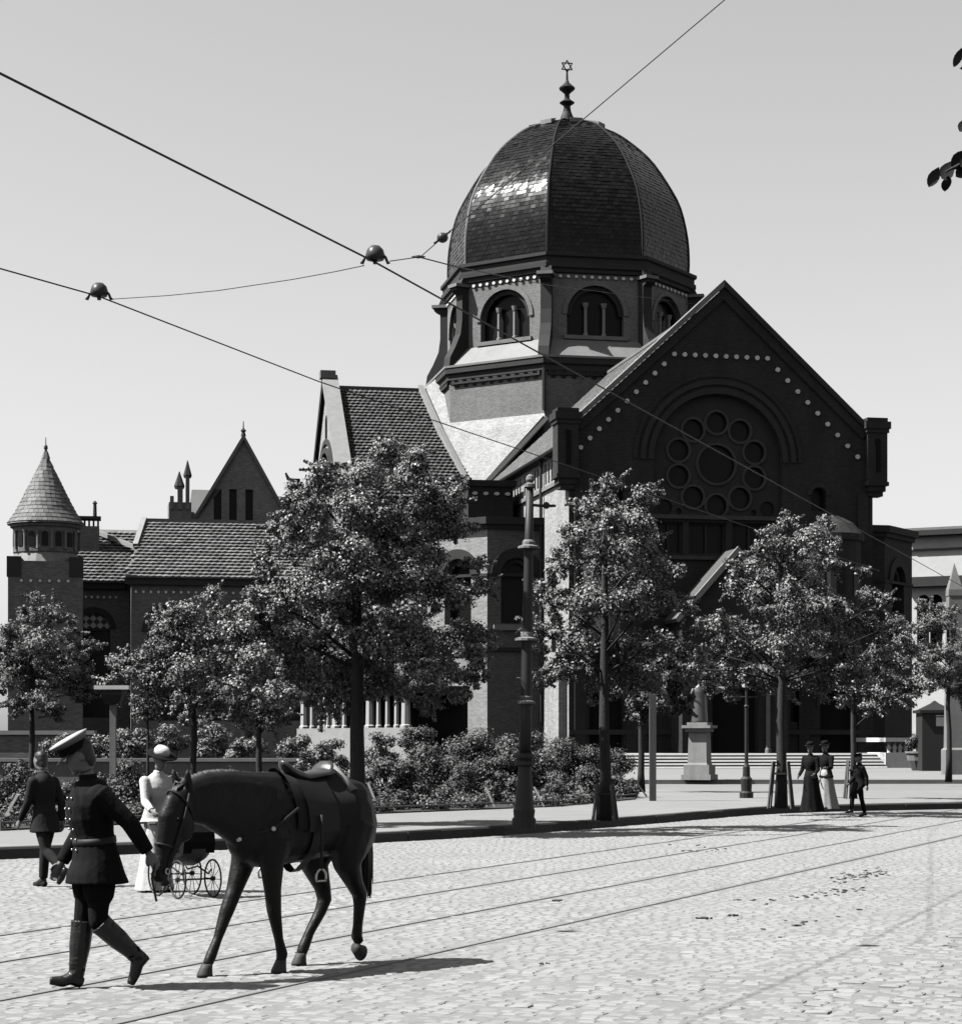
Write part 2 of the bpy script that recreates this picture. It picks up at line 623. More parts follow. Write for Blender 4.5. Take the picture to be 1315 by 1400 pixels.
# kerbstones, each a piece of the pavement
kb = []
for v in range(4):
    m_ = MB()
    e = 0.03
    L_ = 0.515
    prof = [(-0.0, -0.12), (0.02 * rng.random(), PZ - e), (e, PZ + 0.008 * rng.random()), (0.20, PZ + 0.006), (0.20, -0.12)]
    m_.prism([(-L_, y, z) for y, z in prof], (2 * L_, 0, 0))
    me = m_.mesh('kerbstone')
    me.materials.append(M_KERB)
    kb.append(me)
kcum = [0.0]
for a, b_ in zip(KERB[:-1], KERB[1:]):
    kcum.append(kcum[-1] + (b_ - a).length)
q = 0.5
while q < kcum[-1] - 1:
    k = int(np.searchsorted(kcum, q)) - 1
    p = KERB[k].lerp(KERB[k + 1], (q - kcum[k]) / (kcum[k + 1] - kcum[k]))
    d = (KERB[k + 1] - KERB[k]).normalized()
    if -17 < p.x < 22:
        o = link('kerbstone', kb[rng.randrange(4)], pavement)
        o.location = (p.x + rng.uniform(-0.006, 0.006), p.y + rng.uniform(-0.01, 0.01), rng.uniform(-0.006, 0.004))
        o.rotation_euler = (0, 0, math.atan2(d.y, d.x) + rng.uniform(-0.008, 0.008))
    q += 0.965

# tram track: two tracks of two rails
TD = Vector((0.405, 0.914, 0)).normalized()       # running direction of the tracks
TN = Vector((TD.y, -TD.x, 0))
R0 = ground(340, 1360)
RAILS = [R0, R0 - TN * 1.44, R0 - TN * 3.0, R0 - TN * 4.44]
roff = []
for r in RAILS:
    m_ = MB()
    a, b = r - TD * 16, r + TD * 75
    s_ = TN * 0.035
    for q0, q1 in ((-0.010, 0.010),):       # head and check lip with the groove between
        m_.prism([a + TN * q0 + Vector((0, 0, -0.1)), a + TN * q1 + Vector((0, 0, -0.1)), a + TN * q1 + Vector((0, 0, 0.004)), a + TN * q0 + Vector((0, 0, 0.004))], b - a)
    m_.build('rail', M_RAIL, road)
    roff.append((r - R0).dot(TN))
# granite border of the paved strip at the lower right
border = []
E0 = ground(1000, 1400)
roff_b = (E0 - R0).dot(TN)


def sett_meshes(m):
    out = []
    for k in range(6):
        q = MB()
        w, l, c = 0.5, 0.5, 0.13
        j = lambda: rng.uniform(-0.05, 0.05)
        base = [(-w, -l, -0.35), (w, -l, -0.35), (w, l, -0.35), (-w, l, -0.35)]
        mid = [(-w + j() * .4, -l + j() * .4, -0.10), (w + j() * .4, -l + j() * .4, -0.10), (w + j() * .4, l + j() * .4, -0.10), (-w + j() * .4, l + j() * .4, -0.10)]
        top = [(-w + c + j(), -l + c + j(), j() * .5), (w - c + j(), -l + c + j(), j() * .5), (w - c + j(), l - c + j(), j() * .5), (-w + c + j(), l - c + j(), j() * .5)]
        q.add(base + mid + top, [(0, 1, 5, 4), (1, 2, 6, 5), (2, 3, 7, 6), (3, 0, 4, 7), (4, 5, 9, 8), (5, 6, 10, 9), (6, 7, 11, 10), (7, 4, 8, 11), (8, 9, 10, 11)])
        me = q.mesh('sett')
        me.materials.append(m)
        out.append(me)
    return out


kerb_xy = [(p.x, p.y) for p in KERB] + [(60, -20), (-60, -20)]
setts = []
SW, SL = 0.145, 0.128
for i in range(-36, 620):
    along = i * SL
    w_acc = -19.0
    while w_acc < 19:
        wd = SW * rng.uniform(0.82, 1.25)
        c = w_acc + wd / 2
        w_acc += wd
        if min(abs(c - q) for q in roff) < 0.085:
            continue
        p = R0 + TN * c + TD * (along - 4.0)
        if p.y < 12.6 or p.y > 53:
            continue
        if abs(p.x) > p.y * 0.2348 + 0.9:
            continue
        if not inside(kerb_xy, p.x, p.y + 0.12):
            continue
        rough = 1.7 if c > roff_b and p.y < 25 else (1.15 if p.y < 16.5 else (0.55 if p.y < 30 else 0.3))
        setts.append((p.x, p.y, wd, rough))
setts.sort(key=lambda q: q[1])
vis = [q for q in setts if abs(q[0]) < q[1] * 0.2348 + 0.05 and q[1] > 13.2]
single = set(id(q) for q in vis[:300])
sm = sett_meshes(M_SETTO)
rot_s = math.atan2(TN.y, TN.x)
big = MB()
tpl = [[tuple(v.co) for v in me.vertices] for me in sm]
fac = [tuple(p.vertices) for p in sm[0].polygons]
cr, sr = math.cos(rot_s), math.sin(rot_s)
for q in setts:
    x, y, wd, rough = q
    sc = (wd * 0.93, SL * rng.uniform(0.86, 0.95), 0.09)
    tx, ty = rng.gauss(0, 0.022 * rough), rng.gauss(0, 0.03 * rough)
    z = rng.gauss(0, 0.0035 * rough) - 0.002
    if id(q) in single:
        o = link('sett', sm[rng.randrange(6)], road)
        o.location = (x, y, z)
        o.rotation_euler = (tx, ty, rot_s + rng.uniform(-0.04, 0.04))
        o.scale = sc
    else:
        t = tpl[rng.randrange(6)]
        vs = []
        for v in t:
            a, b_, c_ = v[0] * sc[0], v[1] * sc[1], v[2] * sc[2]
            vs.append((x + a * cr - b_ * sr, y + a * sr + b_ * cr, z + c_ + a * ty + b_ * tx))
        big.add(vs, fac)
big.build('sett_paving', M_SETT, road, kind='stuff', fix=False)

# horse droppings and loose stones on the roadway
for x, y, r in ((964, 1256, 0.042), (1003, 1252, 0.038), (760, 1232, 0.045), (742, 1318, 0.028), (1008, 1258, 0.02), (1066, 1282, 0.025)):
    g = ground(x, y)
    m_ = MB()
    for k in range(11):
        m_.ball((rng.gauss(0, r * .75), rng.gauss(0, r * .6), r * rng.uniform(0.1, 0.3)), (r * rng.uniform(.3, .5), r * rng.uniform(.28, .42), r * rng.uniform(.22, .34)), 8, 5)
    lab = {964: 'larger of two dark dung heaps close together on the pale road', 1003: 'smaller of two dark dung heaps close together on the pale road', 760: 'flat dark dung heap on the road between the horse and the tall lamp post', 742: 'dark dung heap beside the tip of the horse shadow', 1008: 'tiny dark dung crumb beside the pair of dung heaps', 1066: 'dark dung heap alone on the open road'}[x]
    o = fuse(m_, 'dung_heap', M_SOIL, None, 0.008, 1)
    o.location = g
    tag(o, lab, 'dung', 'dung heaps on the road')

m_ = MB()
for (xa, ya, xb, yb, n) in ((1085, 1226, 1185, 1215, 34), (1140, 1203, 1212, 1191, 80), (1000, 1232, 1060, 1233, 9), (905, 1160, 1000, 1162, 26), (1040, 1270, 1200, 1240, 10)):
    for k in range(n):
        f = rng.random()
        g = ground(xa + (xb - xa) * f + rng.gauss(0, 7), ya + (yb - ya) * f + rng.gauss(0, 3.5))
        r = rng.uniform(0.006, 0.024) * (1.5 if rng.random() < 0.15 else 1)
        a = rng.uniform(-0.5, 0.5)
        m_.ball((g.x, g.y, r * 0.25), (r * rng.uniform(1.0, 2.4), r * rng.uniform(0.7, 1.2), r * rng.uniform(0.3, 0.6)), 6, 4, Matrix.Rotation(a, 3, 'Z') @ Matrix.Rotation(rng.uniform(-.2, .2), 3, 'Y'))
o = m_.build('straw_litter', mat('straw', 0.045, noise=((8, 0.4),)))
o['kind'] = 'stuff'

# ------------------------------------------------------------------ synagogue
TH = math.atan((CX - 100.0) / FPX)
BO = Vector(((988 - CX) * 128 / FPX, 128.0, 0))
syn = thing('synagogue', 'large brick domed synagogue with rose window gable and octagonal tower', 'synagogue', BO, TH)
UV = Vector((1, 0, 0))
VV = Vector((0, 1, 0))
HW = 9.9
EAVE = 20.2
APEX = 30.15
VC = 38.5
OU = -0.65             # tower axis, a little off the gable axis

# --- gable facade (front plane v = 0)
RC = (-0.3, 19.3)
big_arch = arch(RC[0], 15.9, 8.4, 19.3, 28)
win3 = [[(a, 13.4), (b_, 13.4), (b_, 15.45), (a, 15.45)] for a, b_ in ((-4.3, -2.6), (-2.2, 0.2), (0.6, 3.0))]
side_w = [arch(6.3, 16.3, 1.0, 17.3, 8), arch(-6.9, 16.3, 1.0, 17.3, 8)]
doors = [arch(7.5, 1.05, 2.2, 4.0, 10), arch(-7.5, 1.05, 2.2, 4.0, 10)]
lowwin = [arch(4.9, 3.0, 0.9, 5.2, 8), arch(-4.9, 3.0, 0.9, 5.2, 8), arch(9.0 - 4.3 - 0.2 + 0.2 - 0.0, 7.0, 0.9, 9.2, 8)]
m_ = MB()
m_.wall((0, 0, 0), UV, [(-HW, 0), (HW, 0), (HW, 20.9), (0, APEX - 0.25), (-HW, 20.9)], [big_arch] + win3 + side_w + doors + lowwin[:2], 0.75)
m_.build('facade_wall', M_SHADEBRICK, syn)
# back of the gable where it stands above the roof
m_ = MB()
m_.prism([(-HW, 0.76, 19.0), (HW, 0.76, 19.0), (HW, 0.76, 20.9), (0, 0.76, APEX - 0.25), (-HW, 0.76, 20.9)], (0, 0.12, 0))
m_.build('gable_backing', M_SHADEBRICK, syn)
for s_ in (-1, 1):
    m_ = MB()
    a, b_ = Vector((s_ * (HW - 0.35), 0, 21.35)), Vector((0, 0, APEX))
    d = (b_ - a).normalized()
    n_ = Vector((-d.z * (1 if d.x > 0 else -1), 0, abs(d.x)))
    m_.prism([a + Vector((0, -0.32, 0)), b_ + Vector((0, -0.32, 0)), b_ + Vector((0, -0.32, 0.42)), a + n_ * 0.30 + Vector((0, -0.32, 0))], (0, 1.3, 0))
    m_.build('gable_coping', M_DTRIM if s_ > 0 else M_TRIM, syn)  # sunlit rake in lighter stone, shaded rake in darker stone
    m_ = MB()
    m_.prism([a + n_ * -0.55 + Vector((0, -0.16, 0)), b_ + Vector((0, -0.16, -0.8)), b_ + Vector((0, -0.16, -0.05)), a + Vector((0, -0.16, -0.05))], (0, 0.155, 0))
    m_.build('gable_band', M_SHADEBRICK, syn)

# white frieze stones of the gable: rakes and a level row
fst = MB()
fst.prism([(0.15 * math.cos(PI / 8 + k * PI / 4), -0.12, 0.15 * math.sin(PI / 8 + k * PI / 4)) for k in range(8)], (0, 0.14, 0))
fsm = fst.mesh('frieze_stone')
fsm.materials.append(M_STONE)


def fz(u, z):
    o = link('frieze_stone', fsm, syn)
    o.location = (u, -0.05, z)
    o.rotation_euler = (0, 0, 0)


def loc_at(x, y, v=0.0):
    """building coordinates (u, z) on the plane v seen through pixel (x, y)"""
    t = (x - CX) / FPX
    ct, st = math.cos(TH), math.sin(TH)
    # X = BO.x + u ct - v st ; Y = BO.y + u st + v ct ; X = t Y
    u = (t * (BO.y + v * ct) - BO.x + v * st) / (ct - t * st)
    Y = BO.y + u * st + v * ct
    return u, CAM_H + (HORIZON - y) * Y / FPX


for k in range(10):
    fz(*loc_at(793 + (907 - 793) * k / 9, 612 + (498 - 612) * k / 9))
for k in range(10):
    fz(*loc_at(921 + (1048 - 921) * k / 9, 484.5 + (490.5 - 484.5) * k / 9))
for k in range(9):
    fz(*loc_at(1062 + (1171 - 1062) * k / 8, 506 + (625 - 506) * k / 8))

# rose window: plate tracery with round lights
rose = MB()
rz0 = RC[1] - 0.15
holes = [[(RC[0] + 1.25 * math.cos(2 * PI * k / 20), rz0 + 1.25 * math.sin(2 * PI * k / 20)) for k in range(20)]]
for q in range(10):
    a = 2 * PI * (q + 0.5) / 10
    cx_, cz_ = RC[0] + 2.6 * math.cos(a), rz0 + 2.6 * math.sin(a)
    holes.append([(cx_ + 0.72 * math.cos(2 * PI * k / 14), cz_ + 0.72 * math.sin(2 * PI * k / 14)) for k in range(14)])
for cx_, cz_, r_ in ((RC[0] - 3.35, rz0 - 2.75, 0.5), (RC[0] + 3.35, rz0 - 2.75, 0.5), (RC[0] - 2.45, rz0 - 3.0, 0.2), (RC[0] + 2.45, rz0 - 3.0, 0.2)):
    holes.append([(cx_ + r_ * math.cos(2 * PI * k / 12), cz_ + r_ * math.sin(2 * PI * k / 12)) for k in range(12)])
rose.wall((0, 0.45, 0), UV, arch(RC[0], 15.85, 8.36, 19.3, 28), holes, 0.22)
rose_o = rose.build('rose_window', M_DTRIM, syn)
m_ = MB()
m_.panel((0, 0, 0), UV, arch(RC[0], 15.85, 8.36, 19.3, 28), 0.66, VV)
m_.build('glass', M_GLASS, rose_o)
for hcx, hcz, hr in [(RC[0], rz0, 1.25)] + [(RC[0] + 2.6 * math.cos(2 * PI * (q + 0.5) / 10), rz0 + 2.6 * math.sin(2 * PI * (q + 0.5) / 10), 0.72) for q in range(10)]:
    m_ = MB()
    m_.ring((0, 0.45, 0), UV, arc_path(hcx, hcz, hr + 0.1, 20, 0, 2 * PI), arc_path(hcx, hcz, hr - 0.05, 20, 0, 2 * PI), -0.12, 0.05, VV)
    m_.build('tracery_ring', M_TRACERY, rose_o)
for r_, w_, m2, dd in ((4.2, 0.35, M_DTRIM, -0.10), (4.75, 0.3, M_DTRIM, -0.16), (5.25, 0.25, M_SHADEBRICK, -0.08)):
    m_ = MB()
    m_.ring((0, 0, 0), UV, arc_path(RC[0], 19.3, r_ + w_, 28), arc_path(RC[0], 19.3, r_, 28), dd, 0.05, VV)
    m_.build('arch_moulding', m2, syn)
for hole in win3:
    fr = MB()
    a, b_ = hole[0][0], hole[1][0]
    fr.ring((0, 0, 0), UV, [(a, 13.4), (b_, 13.4), (b_, 15.45), (a, 15.45), (a, 13.4)], [(a + .12, 13.52), (b_ - .12, 13.52), (b_ - .12, 15.33), (a + .12, 15.33), (a + .12, 13.52)], 0.35, 0.5, VV)
    w = fr.build('window', M_DTRIM, syn)
    m_ = MB(); m_.panel((0, 0, 0), UV, hole, 0.55, VV); m_.build('pane', M_GLASS, w)
    m_ = MB(); m_.box((a + b_) / 2 - 0.06, 0.38, 13.4, (a + b_) / 2 + 0.06, 0.5, 15.45); m_.build('mullion', M_DTRIM, w)
for hole in side_w + lowwin[:2] + doors:
    isdoor = hole in doors
    m_ = MB(); m_.panel((0, 0, 0), UV, hole, 0.6, VV)
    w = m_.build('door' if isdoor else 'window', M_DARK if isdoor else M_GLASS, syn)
    cxh = sum(p[0] for p in hole[:2]) / 2
    wdt = hole[1][0] - hole[0][0]
    zs = hole[2][1]
    m_ = MB(); m_.ring((0, 0, 0), UV, arc_path(cxh, zs, wdt / 2 + 0.28, 10), arc_path(cxh, zs, wdt / 2 + 0.01, 10), -0.1, 0.04, VV); m_.build('frame', M_DTRIM, w)
for z_, h_, pr, u0, u1 in ((15.62, 0.24, 0.22, -5.2, 4.6), (13.1, 0.22, 0.2, -5.2, 4.4), (9.6, 0.25, 0.18, -HW, HW), (2.2, 0.3, 0.16, -HW, HW)):
    m_ = MB(); m_.box(u0, -pr, z_, u1, 0.02, z_ + h_); m_.build('string_course', M_TRACERY if z_ > 13 else M_DTRIM, syn)
# pilaster strips
for u in (-9.2, -5.9, 5.3, 9.2):
    m_ = MB(); m_.box(u - 0.35, -0.14, 1.0, u + 0.35, 0.02, 17.4 if abs(u) > 9 else 15.4); m_.build('pilaster', M_SHADEBRICK, syn)

# corner turrets on corbels
for s_ in (-1, 1):
    u = s_ * 10.05
    m_ = MB()
    for z0, z1, h_ in ((17.3, 17.6, 0.45), (17.6, 17.95, 0.58), (17.95, 18.2, 0.74), (18.2, 21.3, 0.66), (21.3, 21.55, 0.75), (21.55, 22.0, 0.84), (22.0, 22.25, 0.68)):
        m_.box(u - h_, 0.2 - h_, z0, u + h_, 0.2 + h_, z1 - 0.002)
    t_ = m_.build('corner_turret', M_SHADEBRICK if s_ < 0 else M_SHADEBRICK, syn)
    m_ = MB(); m_.box(u - 0.18, 0.2 - 0.70, 18.8, u + 0.18, 0.2 - 0.655, 20.9); m_.build('niche', M_DARK, t_)

# portal porch with a steep gable
m_ = MB()
door_hole = arch(0, 1.05, 3.0, 5.6, 16)
m_.wall((0, -2.5, 0), UV, [(-3.4, 0.9), (3.4, 0.9), (3.4, 9.3), (0, 13.1), (-3.4, 9.3)], [door_hole], 0.9)
m_.poly([(-3.4, -2.5, 0.9), (-3.4, 0, 0.9), (-3.4, 0, 9.3), (-3.4, -2.5, 9.3)])
m_.poly([(3.4, -2.5, 0.9), (3.4, 0, 0.9), (3.4, 0, 9.3), (3.4, -2.5, 9.3)])
porch = m_.build('porch', M_SHADEBRICK, syn)
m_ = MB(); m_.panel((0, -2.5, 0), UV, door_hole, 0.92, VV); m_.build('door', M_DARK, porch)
for s_ in (-1, 1):
    m_ = MB()
    m_.prism([(s_ * 3.75, -2.8, 9.05), (0, -2.8, 13.25), (0, -2.8, 13.6), (s_ * 3.9, -2.8, 9.25)], (0, 2.78, 0))
    m_.build('porch_roof', M_ROOFTILE, porch)
    m_ = MB()
    m_.prism([(s_ * 3.78, -3.02, 9.0), (0, -3.02, 13.2), (0, -3.02, 13.7), (s_ * 3.98, -3.02, 9.25)], (0, 0.21, 0))
    m_.build('verge', M_COPE, porch)
for r_ in (1.52, 1.95):
    m_ = MB(); m_.ring((0, -2.5, 0), UV, arc_path(0, 5.6, r_ + 0.3, 18), arc_path(0, 5.6, r_, 18), -0.12, 0.04, VV); m_.build('arch_moulding', M_TRACERY, porch)
for u in (-2.0, 2.0):
    m_ = MB(); m_.lathe([(0.2, 1.05), (0.2, 1.3), (0.14, 1.35), (0.13, 5.0), (0.2, 5.1), (0.24, 5.5)], 10, (u, -2.75, 0)); m_.build('column', M_TRIM, porch)

# stair turret bays on the facade
for u in (7.1, -7.1):
    m_ = MB()
    m_.lathe([(2.0, 7.0), (2.0, 14.3), (2.2, 14.4), (2.2, 14.8)], 20, (u, 0.3, 0))
    m_.lathe([(2.15, 14.81), (1.6, 15.5), (0.8, 16.0), (0.1, 16.15)], 20, (u, 0.3, 0))
    m_.lathe([(0.5, 5.2), (1.2, 6.0), (1.95, 6.98)], 20, (u, 0.3, 0))
    bay = m_.build('stair_bay', M_SHADEBRICK, syn)
    for a in (-2.2, -1.57, -0.94):
        m_ = MB()
        d = Vector((math.cos(a), math.sin(a), 0))
        c = Vector((u, 0.3, 0)) + d * 1.99
        m_.wall(c, Vector((-d.y, d.x, 0)), arch(0, 11.0, 0.55, 12.6, 8), [], 0.1, -d)
        m_.prism([c + Vector((-d.y, d.x, 0)) * p[0] + Vector((0, 0, p[1])) for p in arch(0, 11.0, 0.55, 12.6, 8)], d * 0.03)
        m_.build('slit_window', M_GLASS, bay)

# forecourt steps
for k in range(5):
    y0 = -6.6 + 0.4 * k
    z0, z1 = 0.1 + 0.19 * k, 0.1 + 0.19 * (k + 1)
    m_ = MB()
    m_.box(-11.6, y0, z0, 8.2, -0.05 if k == 4 else y0 + 0.5, z1 - 0.10)
    st_ = m_.build('step', M_DTRIM, syn)  # dark stone paints the riser shade below the pale nosing
    yb = -0.05 if k == 4 else y0 + 0.5
    m_ = MB()
    m_.prism([(-11.65, y0 - 0.05, z1 - 0.098), (-11.65, y0 + 0.03, z1), (-11.65, yb, z1), (-11.65, yb, z1 - 0.098)], (19.8, 0, 0))
    m_.build('nosing', M_NOSE, st_)
m_ = MB(); m_.box(-11.6, -4.6, 0.0, 8.2, -0.06, 0.9); m_.build('step_core', M_TRIM, syn)

# --- nave side walls with the clerestory frieze of upright slots
slots = [[(q, 18.35), (q + 0.42, 18.35), (q + 0.42, 19.65), (q, 19.65)] for q in [1.2 + 0.86 * k + (0.55 * (k // 3)) for k in range(19)] if q < 20.5]
tallw = [arch(4.0, 7.5, 1.3, 12.0, 10), arch(2.0 + 11.0, 9.0, 1.6, 13.0, 10)]
m_ = MB()
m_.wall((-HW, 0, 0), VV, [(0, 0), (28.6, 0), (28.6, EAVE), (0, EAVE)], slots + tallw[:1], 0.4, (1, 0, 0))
nv = m_.build('nave_wall', M_SUNBRICK, syn)
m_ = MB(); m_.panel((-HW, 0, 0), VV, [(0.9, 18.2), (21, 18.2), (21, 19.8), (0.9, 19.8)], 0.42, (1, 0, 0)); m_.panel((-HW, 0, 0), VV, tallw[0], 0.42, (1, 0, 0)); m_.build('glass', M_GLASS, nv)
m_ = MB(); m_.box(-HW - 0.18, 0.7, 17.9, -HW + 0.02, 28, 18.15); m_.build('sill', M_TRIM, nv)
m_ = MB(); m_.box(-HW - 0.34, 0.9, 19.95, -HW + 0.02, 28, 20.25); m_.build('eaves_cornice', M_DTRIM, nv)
m_ = MB(); m_.wall((HW, 0, 0), VV, [(0, 0), (28.6, 0), (28.6, EAVE), (0, EAVE)], [], 0.4, (-1, 0, 0)); m_.build('nave_wall', M_SHADEBRICK, syn)
# buttress near the front corner, in the brightened sunlit brick
m_ = MB()
m_.box(-HW - 0.55, 0.4, 0.0, -HW + 0.02, 1.7, 6.2)
m_.prism([(-HW - 0.55, 0.4, 6.2), (-HW - 0.55, 1.7, 6.2), (-HW, 1.7, 7.4), (-HW, 0.4, 7.4)], (0, 0, 0.02))
m_.build('buttress', M_SUNBRICK, syn)
m_ = MB(); m_.tube([(-HW - 0.2, 6.8, 20), (-HW - 0.2, 6.8, 3)], 0.11, 8); m_.build('downpipe', M_IRON, syn)

# --- nave roof
RZ = 29.65
for s_ in (-1, 1):
    S_ = Vector((-s_ * 10.35, 0, RZ - 20.0)).normalized()
    run = math.hypot(10.35, RZ - 20.0)
    m_ = MB()
    m_.poly([(s_ * 10.35, 0.85, 19.97), (s_ * 10.35, 28.6, 19.97), (0, 30.5, RZ - 0.03), (0, 0.85, RZ - 0.03)])
    rf = m_.build('nave_roof', M_LEAD if s_ < 0 else M_ROOFTILE, syn)
    if s_ < 0:
        t_ = tiles((-10.35, 0.9, 20.0), VV, S_, 29.0, run, [(0, 0), (27.5, 0), (27.5, 6), (29, 14), (29, 15), (0, 15)], 0.42, 0.40, 0.035, 0.015, 0.006)
        t_.build('roof_tiles', M_ROOFPALE, rf, kind='stuff', fix=False)
    m_ = MB(); m_.tube([(s_ * 10.42, 0.9, 20.05), (s_ * 10.42, 28.0, 20.05)], 0.13, 8); m_.build('gutter', M_IRON, rf)
m_ = MB(); m_.beam((0, 0.85, RZ + 0.05), (0, 28.6, RZ + 0.05), 0.35, 0.2); m_.build('ridge', M_LEAD, syn)

# --- transept arms
TL = 20.2
for s_ in (-1, 1):
    m_ = MB()
    wins = [arch(s_ * 15.0, 8.0, 2.2, 14.0, 12), arch(s_ * 18.4, 8.0, 1.2, 13.0, 10)]
    lo, hi = (-TL, -HW) if s_ < 0 else (HW, TL)
    m_.wall((0, VC - 9.9, 0), UV, [(lo, 0), (hi, 0), (hi, EAVE), (lo, EAVE)], wins, 0.5)
    tw_ = m_.build('transept_wall', M_SHADEBRICK, syn)
    m_ = MB()
    for w in wins:
        m_.panel((0, VC - 9.9, 0), UV, w, 0.5, VV)
    m_.build('glass', M_GLASS, tw_)
    # end gable with round arched recess and a pair of windows
    m_ = MB()
    U2 = VV * (-s_)
    O2 = Vector((s_ * TL, VC, 0))
    rec = arch(0, 12.0, 9.0, 20.0, 18)
    sm_ = arch(0, 25.6, 1.5, 26.8, 8)
    m_.wall(O2, U2, [(-9.9, 0), (9.9, 0), (9.9, 20.4), (0, 30.0), (-9.9, 20.4)], [rec, sm_], 0.6, (-s_, 0, 0))
    gw = m_.build('transept_gable', M_SUNBRICK if s_ < 0 else M_SHADEBRICK, syn)
    m_ = MB(); m_.panel(O2, U2, rec, 0.62, (-s_, 0, 0)); m_.panel(O2, U2, sm_, 0.5, (-s_, 0, 0)); m_.build('glass', M_GLASS, gw)
    for r_, d_ in ((4.5, -0.22), (5.2, -0.14)):
        m_ = MB(); m_.ring(O2, U2, arc_path(0, 20.0, r_ + 0.4, 20), arc_path(0, 20.0, r_, 20), d_, 0.05, (-s_, 0, 0)); m_.build('arch_moulding', M_DTRIM, gw)
    m_ = MB(); m_.ring(O2, U2, [(-9.7, 21.4), (0, 30.5), (9.7, 21.4)], [(-9.0, 21.4), (0, 29.8), (9.0, 21.4)], -0.3, 0.0, (-s_, 0, 0)); m_.build('gable_band', M_DTRIM, gw)
    for e_ in (-1, 1):
        m_ = MB()
        m_.prism([(s_ * TL - 0.35, VC + e_ * 10.2, 20.3), (s_ * TL - 0.35, VC, 30.25), (s_ * TL - 0.35, VC, 30.75), (s_ * TL - 0.35, VC + e_ * 10.4, 20.7)], (1.25 if s_ < 0 else 0.7, 0, 0) if s_ < 0 else (-0.6, 0, 0))
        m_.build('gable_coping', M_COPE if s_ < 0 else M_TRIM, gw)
    m_ = MB(); m_.box(s_ * TL - 0.5, VC - 0.5, 30.4, s_ * TL + 0.7, VC + 0.5, 31.0); m_.build('gable_finial', M_TRIM, gw)
    # roof slopes
    for e_ in (-1, 1):
        m_ = MB()
        a0, a1 = s_ * TL, s_ * 8.0
        m_.poly([(a0, VC + e_ * 10.3, 19.9), (a1, VC + e_ * 10.3, 19.9), (a1, VC, 29.67), (a0, VC, 29.67)])
        tr = m_.build('transept_roof', M_ROOFTILE, syn)
        if e_ < 0:
            S_ = Vector((0, 10.3, 9.77)).normalized()
            x0 = -TL + 0.9 if s_ < 0 else 8.0
            t_ = tiles((x0, VC - 10.3, 19.93), UV, S_, 11.2, 14.2, None, 0.40, 0.40, 0.13, 0.07, 0.02)
            t_.build('roof_tiles', M_ROOFTILE, tr, kind='stuff', fix=False)
    m_ = MB(); m_.beam((s_ * (TL - 0.8), VC, 29.75), (s_ * 9.5, VC, 29.75), 0.4, 0.25); m_.build('ridge', M_ROOFTILE, syn)
    # back wall of the arm
    m_ = MB(); m_.wall((0, VC + 9.9, 0), UV, [(lo, 0), (hi, 0), (hi, EAVE), (lo, EAVE)], [], 0.3); m_.build('transept_wall', M_SHADEBRICK, syn)
# choir arm behind
m_ = MB()
m_.box(-HW, VC + 9.8, 0, HW, VC + 22, EAVE)
m_.prism([(-HW, VC + 9.8, EAVE), (HW, VC + 9.8, EAVE), (0, VC + 9.8, 29.6)], (0, 12, 0))
m_.build('choir', M_SHADEBRICK, syn)

# --- octagon
T8 = math.tan(PI / 8)


def oct_pt(a, ang):
    r = a / math.cos(PI / 8)
    return Vector((OU + r * math.cos(ang), VC + r * math.sin(ang), 0))


def oct_ring(mb, prof):
    """prof: (apothem, z)"""
    o = len(mb.v)
    for a, z in prof:
        for k in range(8):
            p = oct_pt(a, -PI / 2 + PI / 8 + k * PI / 4)
            mb.v.append((p.x, p.y, z))
    for i in range(len(prof) - 1):
        for k in range(8):
            k2 = (k + 1) % 8
            mb.f.append((o + i * 8 + k, o + i * 8 + k2, o + (i + 1) * 8 + k2, o + (i + 1) * 8 + k))


FACES = [(-PI / 2 + k * PI / 4) for k in range(8)]
m_ = MB(); oct_ring(m_, [(10.4, 19.0), (10.4, 30.3)]); m_.build('tower_base', M_SHELL, syn)
m_ = MB(); oct_ring(m_, [(10.4, 29.75), (10.62, 29.8), (10.58, 30.2), (10.8, 30.3), (10.8, 30.75), (10.7, 30.78)]); m_.build('lower_cornice', M_DTRIM, syn)
m_ = MB(); oct_ring(m_, [(10.86, 30.74), (10.88, 30.9), (10.6, 30.95)]); m_.build('cornice_cap', M_COPE, syn)
cb = MB()
cb.prism([(-0.17, 0.0, 29.2), (-0.17, -0.28, 29.76), (-0.17, 0.0, 29.76)], (0.34, 0, 0))
cb.box(-0.42, -0.2, 29.45, 0.42, 0.0, 29.78)
cbm = cb.mesh('corbel'); cbm.materials.append(M_DTRIM)
for a in FACES:
    for k in range(10):
        o = link('corbel', cbm, syn)
        off = (k - 4.5) * 0.80
        d = Vector((math.cos(a), math.sin(a), 0))
        t_ = Vector((-d.y, d.x, 0))
        p = Vector((OU, VC, 0)) + d * 10.4 + t_ * off
        o.location = p
        o.rotation_euler = (0, 0, a + PI / 2)
        if k % 2:
            o.scale = (1, 1, 1)
m_ = MB(); oct_ring(m_, [(10.62, 30.93), (9.3, 32.4), (9.0, 32.5)]); m_.build('skirt_roof', M_LEAD, syn)
